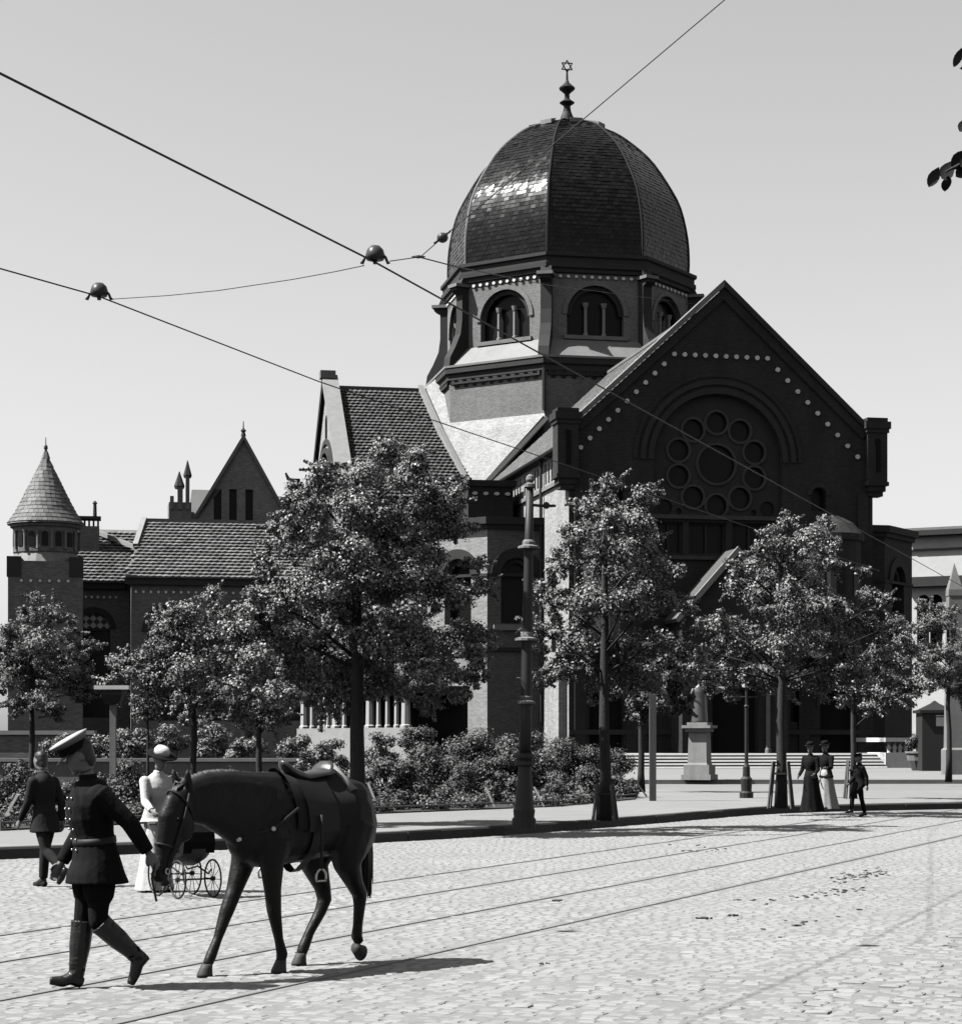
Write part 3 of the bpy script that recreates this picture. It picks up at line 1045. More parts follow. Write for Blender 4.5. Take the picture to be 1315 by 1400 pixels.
# drum walls with triple arched windows
hw8 = 9.2 * T8
for a in FACES:
    d = Vector((math.cos(a), math.sin(a), 0))
    U2 = Vector((-d.y, d.x, 0))
    O2 = Vector((OU, VC, 0)) + d * 9.2
    hole = arch(0, 32.75, 4.5, 34.35, 20)
    m_ = MB()
    m_.wall(O2, U2, [(-hw8, 32.0), (hw8, 32.0), (hw8, 37.75), (-hw8, 37.75)], [hole], 0.6, -d)
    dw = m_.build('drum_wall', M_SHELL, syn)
    m_ = MB(); m_.panel(O2, U2, hole, 0.62, -d); m_.build('window', M_GLASS, dw)
    m_ = MB(); m_.ring(O2, U2, arc_path(0, 34.35, 2.6, 20), arc_path(0, 34.35, 2.26, 20), -0.1, 0.02, -d); m_.build('arch_moulding', M_SHELL, dw)
    for u in (-0.72, 0.72):
        m_ = MB()
        c = O2 + U2 * u - d * 0.28
        m_.lathe([(0.2, 32.76), (0.2, 32.95), (0.13, 33.0), (0.12, 34.9), (0.17, 34.95), (0.26, 35.3)], 10, c)
        m_.build('window_column', M_COPE, dw)
    # pierced lunettes over the lights
    m_ = MB()
    h2 = [arch(q, 34.2, 1.15, 35.3 if q == 0 else 34.85, 8) for q in (-1.44, 0, 1.44)]
    m_.wall(O2 - d * 0.3, U2, [(2.23 * math.cos(PI * k / 20), 34.36 + 2.2 * math.sin(PI * k / 20)) for k in range(21)], [], 0.1, -d) if False else None
    m_.ring(O2, U2, arc_path(0, 34.35, 2.2, 20), arc_path(0, 34.35, 1.9, 20), 0.2, 0.4, -d)
    m_.build('window_frame', M_DTRIM, dw)
    m_ = MB(); m_.prism([O2 + U2 * -2.5 + d * 0.0 + Vector((0, 0, 32.45)), O2 + U2 * 2.5 + Vector((0, 0, 32.45)), O2 + U2 * 2.5 + Vector((0, 0, 32.74)), O2 + U2 * -2.5 + Vector((0, 0, 32.74))], d * 0.22); m_.build('sill', M_TRIM, dw)
    for k in range(10):
        o = link('frieze_stone', fsm, syn)
        p = O2 + U2 * ((k - 4.5) * 0.62) + d * 0.06
        o.location = p + Vector((0, 0, 37.2))
        o.rotation_euler = (0, 0, a + PI / 2)
        o.scale = (0.95, 1, 0.8)
m_ = MB(); oct_ring(m_, [(9.2, 37.45), (9.45, 37.5), (9.45, 37.75), (9.62, 37.85), (9.62, 38.2), (9.5, 38.25), (9.5, 38.6), (9.68, 38.7), (9.68, 38.95), (9.2, 39.0)]); m_.build('dome_cornice', M_DTRIM, syn)

# corner buttresses with scroll feet
bp_ = [(8.9, 30.9), (11.6, 30.9), (11.5, 31.6), (11.0, 32.5), (10.55, 33.5), (10.4, 34.6), (10.4, 36.6), (10.9, 36.9), (10.9, 37.3), (10.55, 37.35), (10.3, 37.9), (9.0, 37.9)]
for k in range(8):
    a = -PI / 2 + PI / 8 + k * PI / 4
    d = Vector((math.cos(a), math.sin(a), 0))
    t_ = Vector((-d.y, d.x, 0))
    m_ = MB()
    m_.prism([Vector((OU, VC, 0)) + d * r_ - t_ * 0.42 + Vector((0, 0, z_)) for r_, z_ in bp_], t_ * 0.84)
    m_.build('corner_buttress', M_DTRIM, syn)  # dark stone colour stands in for shade on the buttress faces
    m_ = MB()
    c = Vector((OU, VC, 0)) + d * 10.45
    m_.obox(c + Vector((0, 0, 37.25)), d * 0.62, t_ * 0.62, (0, 0, 0.12))
    m_.build('buttress_cap', M_TRIM, syn)
    if k == 7:
        m_ = MB(); c = oct_pt(10.5, a); m_.tube([c + Vector((0, 0, 30.2)), c + Vector((0, 0, 26.8))], 0.14, 8); m_.build('downpipe', M_IRON, syn)

# broaches between octagon and crossing corners
for su in (-1, 1):
    for sv in (-1, 1):
        f = lambda u, w, z: (su * u + (OU if u + w < 19.9 else 0), VC + sv * w, z)
        m_ = MB()
        m_.poly([f(10.0, 10.0, 19.95), f(11.1, 4.3, 25.75), f(10.4, 4.3, 26.55), f(4.3, 10.4, 26.55), f(4.3, 11.1, 25.75)])
        br = m_.build('broach', M_SUNBRICK if su < 0 else M_LEAD, syn)
        m_ = MB()
        m_.poly([f(11.1, 4.3, 25.75), f(11.9, 0, 29.75), f(10.4, 0, 31.0), f(10.4, 4.3, 26.55)])
        m_.build('broach_flank', M_SUNBRICK, br)
        m_ = MB()
        m_.beam(f(10.15, 10.3, 20.2), f(4.4, 11.35, 26.0), 0.5, 0.5)
        m_.build('valley_parapet', M_DTRIM, br)
        m_ = MB(); m_.beam(f(10.25, 10.75, 20.3), f(4.4, 11.85, 26.0), 0.25, 0.3); m_.build('valley_cap', M_COPE, br)
        m_ = MB(); m_.beam(f(10.25, 10.0, 20.2), f(11.25, 4.3, 26.0), 0.4, 0.4); m_.beam(f(11.25, 4.3, 26.0), f(12.0, 0, 30.0), 0.4, 0.4); m_.build('valley_cap', M_COPE, br)

# --- dome: eight curved webs clad in slate courses
DP = [(9.75, 38.9), (9.8, 40.2), (9.66, 42.1), (9.12, 44.4), (8.2, 46.2), (6.85, 48.2), (5.4, 49.6), (3.95, 50.65), (2.3, 51.35), (1.05, 51.75)]


def dome_r(t):
    """smooth profile point (vertex radius, z) at 0..1"""
    n = len(DP) - 1
    q = min(t * n, n - 1e-6)
    i = int(q)
    f = q - i
    P = [Vector(DP[max(0, min(n, i + k))]) for k in (-1, 0, 1, 2)]
    return 0.5 * ((2 * P[1]) + (P[2] - P[0]) * f + (2 * P[0] - 5 * P[1] + 4 * P[2] - P[3]) * f * f + (3 * P[1] - P[0] - 3 * P[2] + P[3]) * f ** 3)


fine = [dome_r(k / 400) for k in range(401)]
cum = [0.0]
for k in range(400):
    cum.append(cum[-1] + (fine[k + 1] - fine[k]).length)
TOTL = cum[-1]


def dome_s(s):
    s = max(0, min(TOTL, s))
    k = min(399, int(np.searchsorted(cum, s)) - 1) if s > 0 else 0
    f = (s - cum[k]) / max(1e-6, cum[k + 1] - cum[k])
    return fine[k].lerp(fine[k + 1], f)


C8 = math.cos(PI / 8)
m_ = MB(); oct_ring(m_, [(p.x * C8 - 0.04, p.y) for p in [dome_r(k / 40) for k in range(41)]]); dome = m_.build('dome', M_SLATEB, syn)
CO = 0.34
for fi, a in enumerate(FACES):
    d = Vector((math.cos(a), math.sin(a), 0))
    U2 = Vector((-d.y, d.x, 0))
    m_ = MB()
    nco = int(TOTL / CO)
    for i in range(nco):
        p0, p1 = dome_s(i * CO), dome_s(i * CO + CO * 1.15)
        a0, a1 = p0.x * C8, p1.x * C8
        h0, h1 = p0.x * math.sin(PI / 8), p1.x * math.sin(PI / 8)
        sl = (p1 - p0).normalized()
        nr = Vector((sl.y, -sl.x))        # outward normal in (r, z)
        if nr.x < 0:
            nr = -nr
        nt_ = max(2, round(2 * h0 / 0.44))
        sh = 0.5 * (i % 2)
        for k in range(-1, nt_ + 1):
            u0, u1 = -1 + 2 * (k + sh) / nt_, -1 + 2 * (k + sh + 0.96) / nt_
            u0, u1 = max(-1, u0), min(1, u1)
            if u1 - u0 < 0.02:
                continue
            l0, l1 = 0.05 + rng.uniform(-0.014, 0.014), 0.05 + rng.uniform(-0.014, 0.014)
            b0 = 0.014 + rng.uniform(-0.012, 0.02)
            b1 = b0 + rng.uniform(-0.006, 0.006)
            f = lambda ap, z, uu, lf: Vector((OU, VC, 0)) + d * (ap + nr.x * lf) + U2 * uu + Vector((0, 0, z + nr.y * lf))
            q = [f(a0, p0.y, u0 * h0, l0), f(a0, p0.y, u1 * h0, l1), f(a1, p1.y, u1 * h1, b1), f(a1, p1.y, u0 * h1, b0), f(a0, p0.y, u0 * h0, -0.02), f(a0, p0.y, u1 * h0, -0.02)]
            m_.add(q, [(0, 1, 2, 3), (4, 5, 1, 0)])
    m_.build('slate_cladding', M_SLATE, dome, kind='stuff', fix=False)
    # ridge roll on the web's edge
    av = a + PI / 8
    dv = Vector((math.cos(av), math.sin(av), 0))
    m_ = MB()
    m_.tube([Vector((OU, VC, 0)) + dv * (p.x + 0.02) + Vector((0, 0, p.y)) for p in [dome_r(k / 24) for k in range(25)]], 0.11, 6)
    m_.build('ridge_roll', M_LEAD if fi == 6 else M_RIDGE, dome)
    # petal shaped vent near the crown
    p = dome_s(TOTL - 2.3); p2 = dome_s(TOTL - 1.0)
    m_ = MB()
    c0 = Vector((OU, VC, 0)) + d * (p.x * C8 + 0.28) + Vector((0, 0, p.y + 0.25))
    c1 = Vector((OU, VC, 0)) + d * (p2.x * C8 + 0.1) + Vector((0, 0, p2.y + 0.2))
    m_.add([c0 - U2 * 0.5, c0 + U2 * 0.5, c1 + U2 * 0.2, c1 - U2 * 0.2, c0 - U2 * 0.5 - Vector((0, 0, 0.5)), c0 + U2 * 0.5 - Vector((0, 0, 0.5))], [(0, 1, 2, 3), (4, 5, 1, 0), (0, 3, 4), (1, 5, 2)])
    m_.build('vent_petal', M_LEAD, dome)
m_ = MB()
m_.lathe([(r_, 51.2 + (z_ - 51.2) * 0.76) for r_, z_ in [(2.0, 51.2), (1.55, 51.75), (1.0, 52.0), (0.6, 52.15), (0.5, 52.6), (0.34, 53.1), (0.27, 53.7), (0.28, 53.75), (0.55, 54.0), (0.62, 54.1), (0.4, 54.3), (0.22, 54.5), (0.2, 55.0), (0.35, 55.2), (0.62, 55.5), (0.66, 55.65), (0.5, 55.85), (0.2, 56.2), (0.1, 56.5), (0.07, 57.6)]], 14, (OU, VC, 0))
fin = m_.build('finial', M_SLATEB, syn)
# six pointed star on the finial: two interlaced triangles of bars
m_ = MB()
sc_ = Vector((OU, VC, 56.35))
for t0 in (PI / 2, -PI / 2):
    pts = [sc_ + Vector((0.5 * math.cos(t0 + k * 2 * PI / 3), 0.03 if t0 > 0 else -0.03, 0.5 * math.sin(t0 + k * 2 * PI / 3))) for k in range(3)]
    for k in range(3):
        m_.beam(pts[k], pts[(k + 1) % 3], 0.075, 0.08, (0, 1, 0))
m_.build('star', M_IRON, fin)

# --- polygonal annexes beside the nave
for s_ in (-1, 1):
    X = lambda u: s_ * u
    pts = [(9.9, 7.0), (13.6, 7.0), (17.0, 10.4), (17.0, 24.0), (9.9, 24.0)]
    ann = MB()
    ann.prism([(X(u), v + 0.02, 16.1) for u, v in pts], (0, 0, 0.1))
    ann_o = ann.build('annex_roof', M_LEAD, syn)
    for i in range(3):
        (u0, v0), (u1, v1) = pts[i], pts[i + 1]
        A, B = Vector((X(u0), v0, 0)), Vector((X(u1), v1, 0))
        L_ = (B - A).length
        inw = Vector((-(B - A).y, (B - A).x, 0)).normalized()
        if inw.dot(Vector((X(13), 15, 0)) - A) < 0:
            inw = -inw
        if i < 2:
            hs = [arch(L_ / 2 - 0.1, 9.4, 2.1, 12.6, 14)]
        else:
            hs = [arch(2.4 + 3.4 * k, 9.4, 1.9, 12.6, 12) for k in range(4)]
        m_ = MB()
        m_.wall(A, B - A, [(0, 0), (L_, 0), (L_, 16.1), (0, 16.1)], hs, 0.7, inw)
        aw = m_.build('annex_wall', M_SUNBRICK if (s_ < 0 and i == 1) else (M_SCHOOL if s_ < 0 else M_SHADEBRICK), syn)  # sunlit slanting face painted brighter than the shaded faces beside it
        Ud = (B - A).normalized()
        for h_ in hs:
            cxh = (h_[0][0] + h_[1][0]) / 2
            wr = (h_[1][0] - h_[0][0]) / 2
            m_ = MB(); m_.panel(A, Ud, h_, 0.7, inw); wv = m_.build('window', M_GLASS, aw)
            m_ = MB(); m_.ring(A, Ud, arc_path(cxh, 12.6, wr + 0.65, 16), arc_path(cxh, 12.6, wr + 0.02, 16), -0.14, 0.02, inw); m_.build('arch_moulding', M_DTRIM, wv)
            m_ = MB(); m_.ring(A, Ud, arc_path(cxh, 12.6, wr - 0.05, 16), arc_path(cxh, 12.6, wr - 0.3, 16), 0.3, 0.5, inw); m_.build('frame', M_TRACERY, wv)
            m_ = MB(); m_.prism([A + Ud * (cxh - wr - 0.5) + Vector((0, 0, 8.95)), A + Ud * (cxh + wr + 0.5) + Vector((0, 0, 8.95)), A + Ud * (cxh + wr + 0.5) + Vector((0, 0, 9.3)), A + Ud * (cxh - wr - 0.5) + Vector((0, 0, 9.3))], -inw * 0.3); m_.build('sill', M_COPE if s_ < 0 else M_DTRIM, wv)
        for z_, h_, pr in ((15.5, 0.3, 0.2), (15.8, 0.45, 0.42), (12.45, 0.18, 0.08), (7.6, 0.25, 0.2)):
            m_ = MB()
            m_.prism([A - inw * pr - Ud * (0 if i == 0 else pr * 0.414) + Vector((0, 0, z_)), B - inw * pr + Ud * (pr * 0.414) + Vector((0, 0, z_)), B + inw * 0.01 + Vector((0, 0, z_)), A + inw * 0.01 + Vector((0, 0, z_))], (0, 0, h_ - 0.003 * i))
            m_.build('cornice', M_DTRIM, aw)
    # attic block with pale stones
    m_ = MB()
    m_.box(min(X(10.6), X(13.7)), 13.0, 16.2, max(X(10.6), X(13.7)), 22, 19.0)
    m_.box(min(X(10.4), X(13.9)), 12.8, 19.0, max(X(10.4), X(13.9)), 22.2, 19.4)
    at_o = m_.build('annex_attic', M_SHADEBRICK, syn)
    for k in range(4):
        o = link('frieze_stone', fsm, at_o)
        o.location = (X(11.0 + 0.75 * k), 12.95, 18.5)
        o.scale = (1.2, 1, 0.8)
# entrance cheek wall with balusters at the end of the steps
ck = MB()
ck.box(8.25, -6.0, 0.1, 8.8, -1.0, 1.1)
ck.box(8.2, -6.1, 1.75, 8.9, -0.9, 2.0)
ck.box(8.25, -6.1, 0.1, 10.3, -5.2, 1.1)
ck.box(8.2, -6.2, 1.75, 10.4, -5.1, 2.0)
cko = ck.build('balustrade', M_STONE, syn)
for k in range(5):
    m_ = MB(); m_.lathe([(0.13, 1.1), (0.1, 1.2), (0.16, 1.4), (0.08, 1.6), (0.13, 1.75)], 8, (8.65 + 0.36 * k, -5.65, 0)); m_.build('baluster', M_STONE, cko)
# ------------------------------------------------------------------ school building with round turret (beyond the garden)
SY = 120.0
SS = SY / FPX


def sx(x, Y=SY):
    return (x - CX) * Y / FPX


def sz(y, Y=SY):
    return CAM_H + (HORIZON - y) * Y / FPX


SROT = RAD(10.5)
sch = thing('school_building', 'low grey brick building with striped tile roof and dotted frieze', 'building', (sx(180) * (1 - math.cos(SROT)), SY - sx(180) * math.sin(SROT), 0), SROT)
# local frame: x = world X, y = depth behind SY
xl, xr = sx(180), sx(440)
ez, rz_ = sz(791), sz(713, 126)
arches = [arch(sx(232), 3.0, 2.6, 8.2, 12), arch(sx(313), 3.0, 2.6, 8.2, 12), arch(sx(388), 3.0, 2.6, 8.2, 12)]
m_ = MB(); m_.wall((0, 0, 0), UV, [(xl, 0), (xr, 0), (xr, ez), (xl, ez)], arches, 0.4)
m_.poly([(xl, 0, 0), (xl, 12, 0), (xl, 12, ez), (xl, 0, ez)])
m_.poly([(xr, 0, 0), (xr, 12, 0), (xr, 12, ez), (xr, 0, ez)])
w1 = m_.build('front_wall', M_SCHOOL, sch)
xl2 = sx(96)
wy = 3.0
arch2 = [arch(sx(142, SY + wy), 3.2, 1.95, 8.5, 12)]
ez2 = sz(798, SY + wy)
m_ = MB(); m_.wall((0, wy, 0), UV, [(xl2, 0), (xl - 0.005, 0), (xl - 0.005, ez2), (xl2, ez2)], arch2, 0.4)
w2 = m_.build('wing_wall', M_SCHOOL, sch)
M_CHECK = mat('checker_tile', 0.05, checker=(3.4, 0.36))
for hs, yy, ww in ((arches, 0, w1), (arch2, wy, w2)):
    for h in hs:
        c, r, zs = (h[0][0] + h[1][0]) / 2, (h[1][0] - h[0][0]) / 2, h[2][1]
        m_ = MB(); m_.panel((0, yy, 0), UV, [(h[0][0], h[0][1]), (h[1][0], h[1][1]), (h[1][0], zs), (h[0][0], zs)], 0.4, VV); pw = m_.build('window', M_GLASS, ww)
        m_ = MB(); m_.panel((0, yy, 0), UV, arc_path(c, zs, r, 14), 0.25, VV); m_.build('tympanum', M_CHECK, pw)
        m_ = MB(); m_.box(c - 0.07, yy + 0.28, h[0][1], c + 0.07, yy + 0.38, zs); m_.box(c - r, yy + 0.2, zs - 0.1, c + r, yy + 0.36, zs + 0.06); m_.build('window_frame', M_DTRIM, pw)
        m_ = MB(); m_.ring((0, yy, 0), UV, arc_path(c, zs, r + 0.35, 14), arc_path(c, zs, r + 0.02, 14), -0.06, 0.02, VV); m_.build('arch_moulding', M_DTRIM, pw)
for x0, x1, yy, zz, n in ((186, 400, 0, sz(809), 22), (107, 172, wy, sz(817, SY + wy), 9)):
    for k in range(n):
        o = link('frieze_stone', fsm, sch)
        o.location = (sx(x0 + (x1 - x0) * k / (n - 1), SY + yy), yy - 0.01, zz)
        o.scale = (0.55, 0.6, 0.55)
m_ = MB(); m_.box(xl - 0.3, -0.35, ez - 0.35, xr, -0.005, ez + 0.02); m_.build('eaves_cornice', M_DTRIM, sch)
m_ = MB(); m_.box(xl2, wy - 0.35, ez2 - 0.35, xl - 0.32, wy - 0.005, ez2 + 0.02); m_.build('eaves_cornice', M_DTRIM, sch)
# roofs
m_ = MB()
xrl = sx(222, 126)
e_ = [(xl - 0.35, -0.5, ez + 0.02), (xr, -0.5, ez + 0.02), (xr, 6, rz_), (xrl, 6, rz_)]
m_.poly(e_)
m_.poly([(xl - 0.35, -0.5, ez + 0.02), (xrl, 6, rz_), (xrl, 12.5, ez), (xl - 0.35, 12.5, ez)])
m_.poly([(xrl, 6, rz_), (xr, 6, rz_), (xr, 12.5, ez), (xrl, 12.5, ez)])
m_.poly([(xr, -0.5, ez), (xr, 12.5, ez), (xr, 6, rz_)])
rf = m_.build('roof', M_SCHOOLTILE, sch)
S_ = Vector((0, 6.5, rz_ - ez - 0.02)).normalized()
run = math.hypot(6.5, rz_ - ez)
t_ = tiles(e_[0], UV, S_, xr - xl + 0.3, run, [(0, 0), (30, 0), (30, run), (xrl - xl + 0.35, run)], 0.36, 0.42, 0.12, 0.05, 0.015)
t_.build('roof_tiles', M_SCHOOLTILE, rf, kind='stuff', fix=False)
m_ = MB(); m_.beam((xrl, 6, rz_ + 0.08), (xr, 6, rz_ + 0.08), 0.35, 0.22); m_.build('ridge', M_SCHOOLTILE, rf)
v0 = Vector(e_[0]).lerp(Vector(e_[3]), 0.52)
m_ = MB(); m_.beam(v0 + Vector((0, 0, 0.12)), Vector(e_[3]) + Vector((0, 0, 0.16)), 0.3, 0.28); m_.build('verge', M_COPE, rf)
rz2 = sz(725, SY + 9)
m_ = MB()
e2 = [(xl2, wy - 0.5, ez2 + 0.02), (xl + 2.5, wy - 0.5, ez2 + 0.02), (xl + 2.5, 9, rz2), (xl2, 9, rz2)]
m_.poly(e2)
m_.poly([(xl2, 9, rz2), (xl + 2.5, 9, rz2), (xl + 2.5, 15, ez2), (xl2, 15, ez2)])
rf2 = m_.build('wing_roof', M_SCHOOLTILE, sch)
S_ = Vector((0, 9 - wy + 0.5, rz2 - ez2)).normalized()
run2 = math.hypot(9 - wy + 0.5, rz2 - ez2)
t_ = tiles(e2[0], UV, S_, xl - xl2 + 1.2, run2, [(0, 0), (xl - xl2 - 0.3, 0), (xl - xl2 + 1.4, run2), (0, run2)], 0.36, 0.42, 0.12, 0.05, 0.015)
t_.build('roof_tiles', M_SCHOOLTILE, rf2, kind='stuff', fix=False)
m_ = MB(); m_.beam(Vector((sx(165, SY + 8.2), 8.2, rz2 - 0.2)), Vector((sx(217, SY + 5), 4.6, ez2 + 2.15)), 0.25, 0.25); m_.build('verge', M_COPE, rf2)
# chimney with a louvred head
cxx, cyy = sx(150, SY + 6.5), 6.5
m_ = MB(); m_.box(cxx - 0.62, cyy - 0.5, rz2 - 2.2, cxx + 0.62, cyy + 0.5, rz2 - 0.1)
ch = m_.build('chimney', M_SCHOOL, sch)
for k in range(5):
    m_ = MB(); m_.box(cxx - 0.6 + k * 0.27, cyy - 0.48, rz2 - 0.1, cxx - 0.48 + k * 0.27, cyy + 0.48, rz2 + 0.32); m_.build('chimney_pier', M_DTRIM, ch)
m_ = MB(); m_.box(cxx - 0.72, cyy - 0.6, rz2 + 0.321, cxx + 0.72, cyy + 0.6, rz2 + 0.5); m_.lathe([(0.12, rz2 + 0.5), (0.1, rz2 + 1.3), (0.16, rz2 + 1.35), (0.05, rz2 + 1.5)], 8, (cxx + 0.35, cyy, 0)); m_.build('chimney_cap', M_DTRIM, ch)
# round turret on a square base
tx, ty = sx(56, 118), -0.6
m_ = MB()
tb = sz(768, 117)
m_.box(tx - 2.05, ty - 2.05, 0, tx + 2.1, ty + 2.05, tb)
twb = m_.build('turret_base', M_SCHOOL, sch)
for k in range(6):
    o = link('frieze_stone', fsm, twb)
    o.location = (tx - 1.3 + k * 0.52, ty - 2.06, sz(795, 117))
    o.scale = (0.6, 0.6, 0.55)
for cxs in (-1.72, 1.75):
    m_ = MB()
    m_.box(tx + cxs - 0.4, ty - 2.1, tb - 0.9, tx + cxs + 0.4, ty - 1.4, tb + 0.25)
    m_.build('corner_block', M_DTRIM, twb)
m_ = MB(); m_.lathe([(2.0, tb), (1.72, tb + 0.75), (1.7, tb + 0.8)], 24, (tx, ty, 0)); m_.build('turret_skirt', M_LEAD, sch)
dz0, dz1 = tb + 0.6, sz(722, 118)
m_ = MB(); m_.lathe([(1.86, dz0), (1.86, dz1), (2.0, dz1 + 0.02), (2.05, dz1 + 0.25)], 28, (tx, ty, 0)); td = m_.build('turret_drum', M_SCHOOL, sch)
for k in range(7):
    a = -PI / 2 + (k - 3) * 0.42
    d = Vector((math.cos(a), math.sin(a), 0))
    s2 = Vector((-d.y, d.x, 0))
    c = Vector((tx, ty, 0)) + d * 1.80
    m_ = MB(); m_.prism([c + s2 * p[0] + Vector((0, 0, p[1])) for p in arch(0, dz0 + 0.3, 0.36, dz1 - 0.45, 8)], d * 0.09); m_.build('turret_window', M_GLASS, td)
    a2 = a + 0.21
    d = Vector((math.cos(a2), math.sin(a2), 0))
    m_ = MB(); m_.lathe([(0.1, dz0 + 0.15), (0.07, dz0 + 0.3), (0.07, dz1 - 0.4), (0.12, dz1 - 0.2)], 8, Vector((tx, ty, 0)) + d * 1.94); m_.build('colonnette', M_TRIM, td)
m_ = MB()
cz0 = dz1 + 0.2
cprof = [(2.2, cz0), (2.15, cz0 + 0.12), (1.72, cz0 + 0.75), (1.2, cz0 + 1.75), (0.72, cz0 + 2.75), (0.3, cz0 + 3.6), (0.12, cz0 + 4.1)]
m_.lathe(cprof, 24, (tx, ty, 0))
cone = m_.build('cone_roof', M_CONE, sch)
# courses of slates, each a little proud of the one above
m_ = MB()
zz_ = [q[1] for q in cprof]
rr_ = [q[0] for q in cprof]
for i in range(17):
    za, zb_ = cz0 + 0.1 + i * 0.235, cz0 + 0.1 + (i + 1) * 0.245
    ra, rb_ = np.interp(za, zz_, rr_) + 0.05, np.interp(zb_, zz_, rr_) + 0.012
    nn = max(6, int(2 * PI * ra / 0.3))
    for k in range(nn):
        a0, a1 = 2 * PI * (k + 0.5 * (i % 2)) / nn, 2 * PI * (k + 0.5 * (i % 2) + 0.94) / nn
        j_ = rng.uniform(-.012, .012)
        q = [(tx + r_ * math.cos(a_), ty + r_ * math.sin(a_), z_) for r_, a_, z_ in ((ra + j_, a0, za), (ra + j_, a1, za), (rb_, a1, zb_), (rb_, a0, zb_), (ra - .05, a0, za), (ra - .05, a1, za))]
        m_.add(q, [(0, 1, 2, 3), (4, 5, 1, 0)])
m_.build('cone_slates', M_CONE, cone, kind='stuff', fix=False)
m_ = MB()
m_.lathe([(0.16, cz0 + 4.05), (0.07, cz0 + 4.4), (0.12, cz0 + 4.45), (0.1, cz0 + 4.6), (0.03, cz0 + 4.7), (0.02, cz0 + 5.1)], 10, (tx, ty, 0))
m_.build('cone_finial', M_IRON, cone)

# tall gabled house behind the school
GY = 150.0
gh = thing('gabled_house', 'tall steep gabled house rising behind the low striped tile roof', 'house', (sx(333, GY) * (1 - math.cos(SROT)), GY - sx(333, GY) * math.sin(SROT), 0), SROT)
gx = lambda x: sx(x, GY)
gz = lambda y: sz(y, GY)
px_, pz_ = gx(333), gz(602)
m_ = MB()
hl = [[(gx(c) - 0.28, gz(712)), (gx(c) + 0.28, gz(712)), (gx(c) + 0.28, gz(669)), (gx(c) - 0.28, gz(669))] for c in (298, 319, 341)]
m_.wall((0, 0, 0), UV, [(gx(264), 0), (gx(404), 0), (gx(404), gz(730)), (px_, pz_), (gx(264), gz(718))], hl, 0.4)
gwall = m_.build('gable_wall', M_HOUSE, gh)
for h in hl:
    m_ = MB(); m_.panel((0, 0, 0), UV, h, 0.3, VV); m_.build('window', M_GLASS, gwall)
for a_, b_ in (((gx(262), gz(722)), (px_, pz_)), ((gx(406), gz(734)), (px_, pz_))):
    m_ = MB()
    m_.prism([(a_[0], -0.25, a_[1]), (b_[0], -0.25, b_[1]), (b_[0], -0.25, b_[1] + 0.45), (a_[0], -0.25, a_[1] + 0.45)], (0, 12, 0))
    m_.build('roof', M_SCHOOLTILE, gh)
m_ = MB(); m_.lathe([(0.2, pz_ + 0.3), (0.12, pz_ + 0.6), (0.22, pz_ + 0.7), (0.05, pz_ + 0.9), (0.03, pz_ + 1.4)], 8, (px_, 0, 0)); m_.build('finial', M_DTRIM, gh)
m_ = MB(); m_.box(gx(365), 3, gz(760), gx(412), 12, gz(671)); m_.build('side_wing', M_SCHOOL, gh)
m_ = MB(); m_.box(gx(402), 2, gz(690), gx(413), 2.8, gz(648)); m_.box(gx(401), 1.9, gz(653), gx(414), 2.9, gz(648)); m_.build('chimney', M_DTRIM, gh)
m_ = MB(); m_.prism([(gx(258), 1.0, gz(720)), (gx(300), 1.0, gz(720)), (gx(300), 3.5, gz(663)), (gx(266), 3.5, gz(663))], (0, 0.4, 0)); m_.build('rear_roof', M_SCHOOLTILE, gh)
# stepped dormer with pinnacles
m_ = MB()
m_.box(gx(232), -0.8, 0, gx(262), 2, gz(690))
for c, w, t0 in ((236, 5, 682), (247, 7, 668), (257, 5, 655)):
    m_.box(gx(c) - w / 2 * GY / FPX, -0.9, gz(700), gx(c) + w / 2 * GY / FPX, -0.3, gz(t0))
dm = m_.build('stepped_dormer', M_SCHOOL, gh)
for c, y0, y1, r in ((246, 672, 648, 0.3), (257, 657, 633, 0.24)):
    m_ = MB(); m_.lathe([(r, gz(y0)), (r * 1.3, gz(y0) + 0.2), (r * 0.8, gz((y0 + y1) / 2)), (0.03, gz(y1))], 6, (gx(c), -0.6, 0)); m_.build('pinnacle', M_DTRIM, dm)

# pale building at the far side of the forecourt
FY = 200.0
fx = lambda x: sx(x, FY) - sx(1240, FY)
fz2 = lambda y: sz(y, FY)
fb = thing('pale_building', 'distant pale plastered building with arched windows and cornices beyond the synagogue', 'building', (sx(1240, FY), FY, 0), RAD(-27))
m_ = MB()
fh = [arch(fx(c), fz2(905), 1.3, fz2(823), 8) for c in (1262, 1279, 1330, 1360)]
m_.wall((0, 0, 0), UV, [(fx(1240), 0), (fx(1420), 0), (fx(1420), fz2(727)), (fx(1240), fz2(727))], fh, 0.5)
fw = m_.build('wall', M_FAR, fb)
for h in fh:
    m_ = MB(); m_.panel((0, 0, 0), UV, h, 0.4, VV); m_.build('window', M_GLASS, fw)
for y0, y1, pr in ((727, 734, 0.9), (751, 753, 0.25), (790, 803, 0.7)):
    m_ = MB(); m_.box(fx(1238), -pr, fz2(y1), fx(1424), -0.003, fz2(y0)); m_.build('cornice', M_DTRIM if pr > 0.5 else M_TRIM, fw)
m_ = MB(); m_.prism([(fx(1238), -1, fz2(727) + 0.02), (fx(1424), -1, fz2(727) + 0.02), (fx(1424), 8, fz2(700) - 1), (fx(1238), 8, fz2(700) - 1)], (0, 0.1, 0.1)) if False else m_.box(fx(1238), -0.5, fz2(727) + 0.005, fx(1424), 12, fz2(723)); m_.build('roof', M_LEAD, fb)

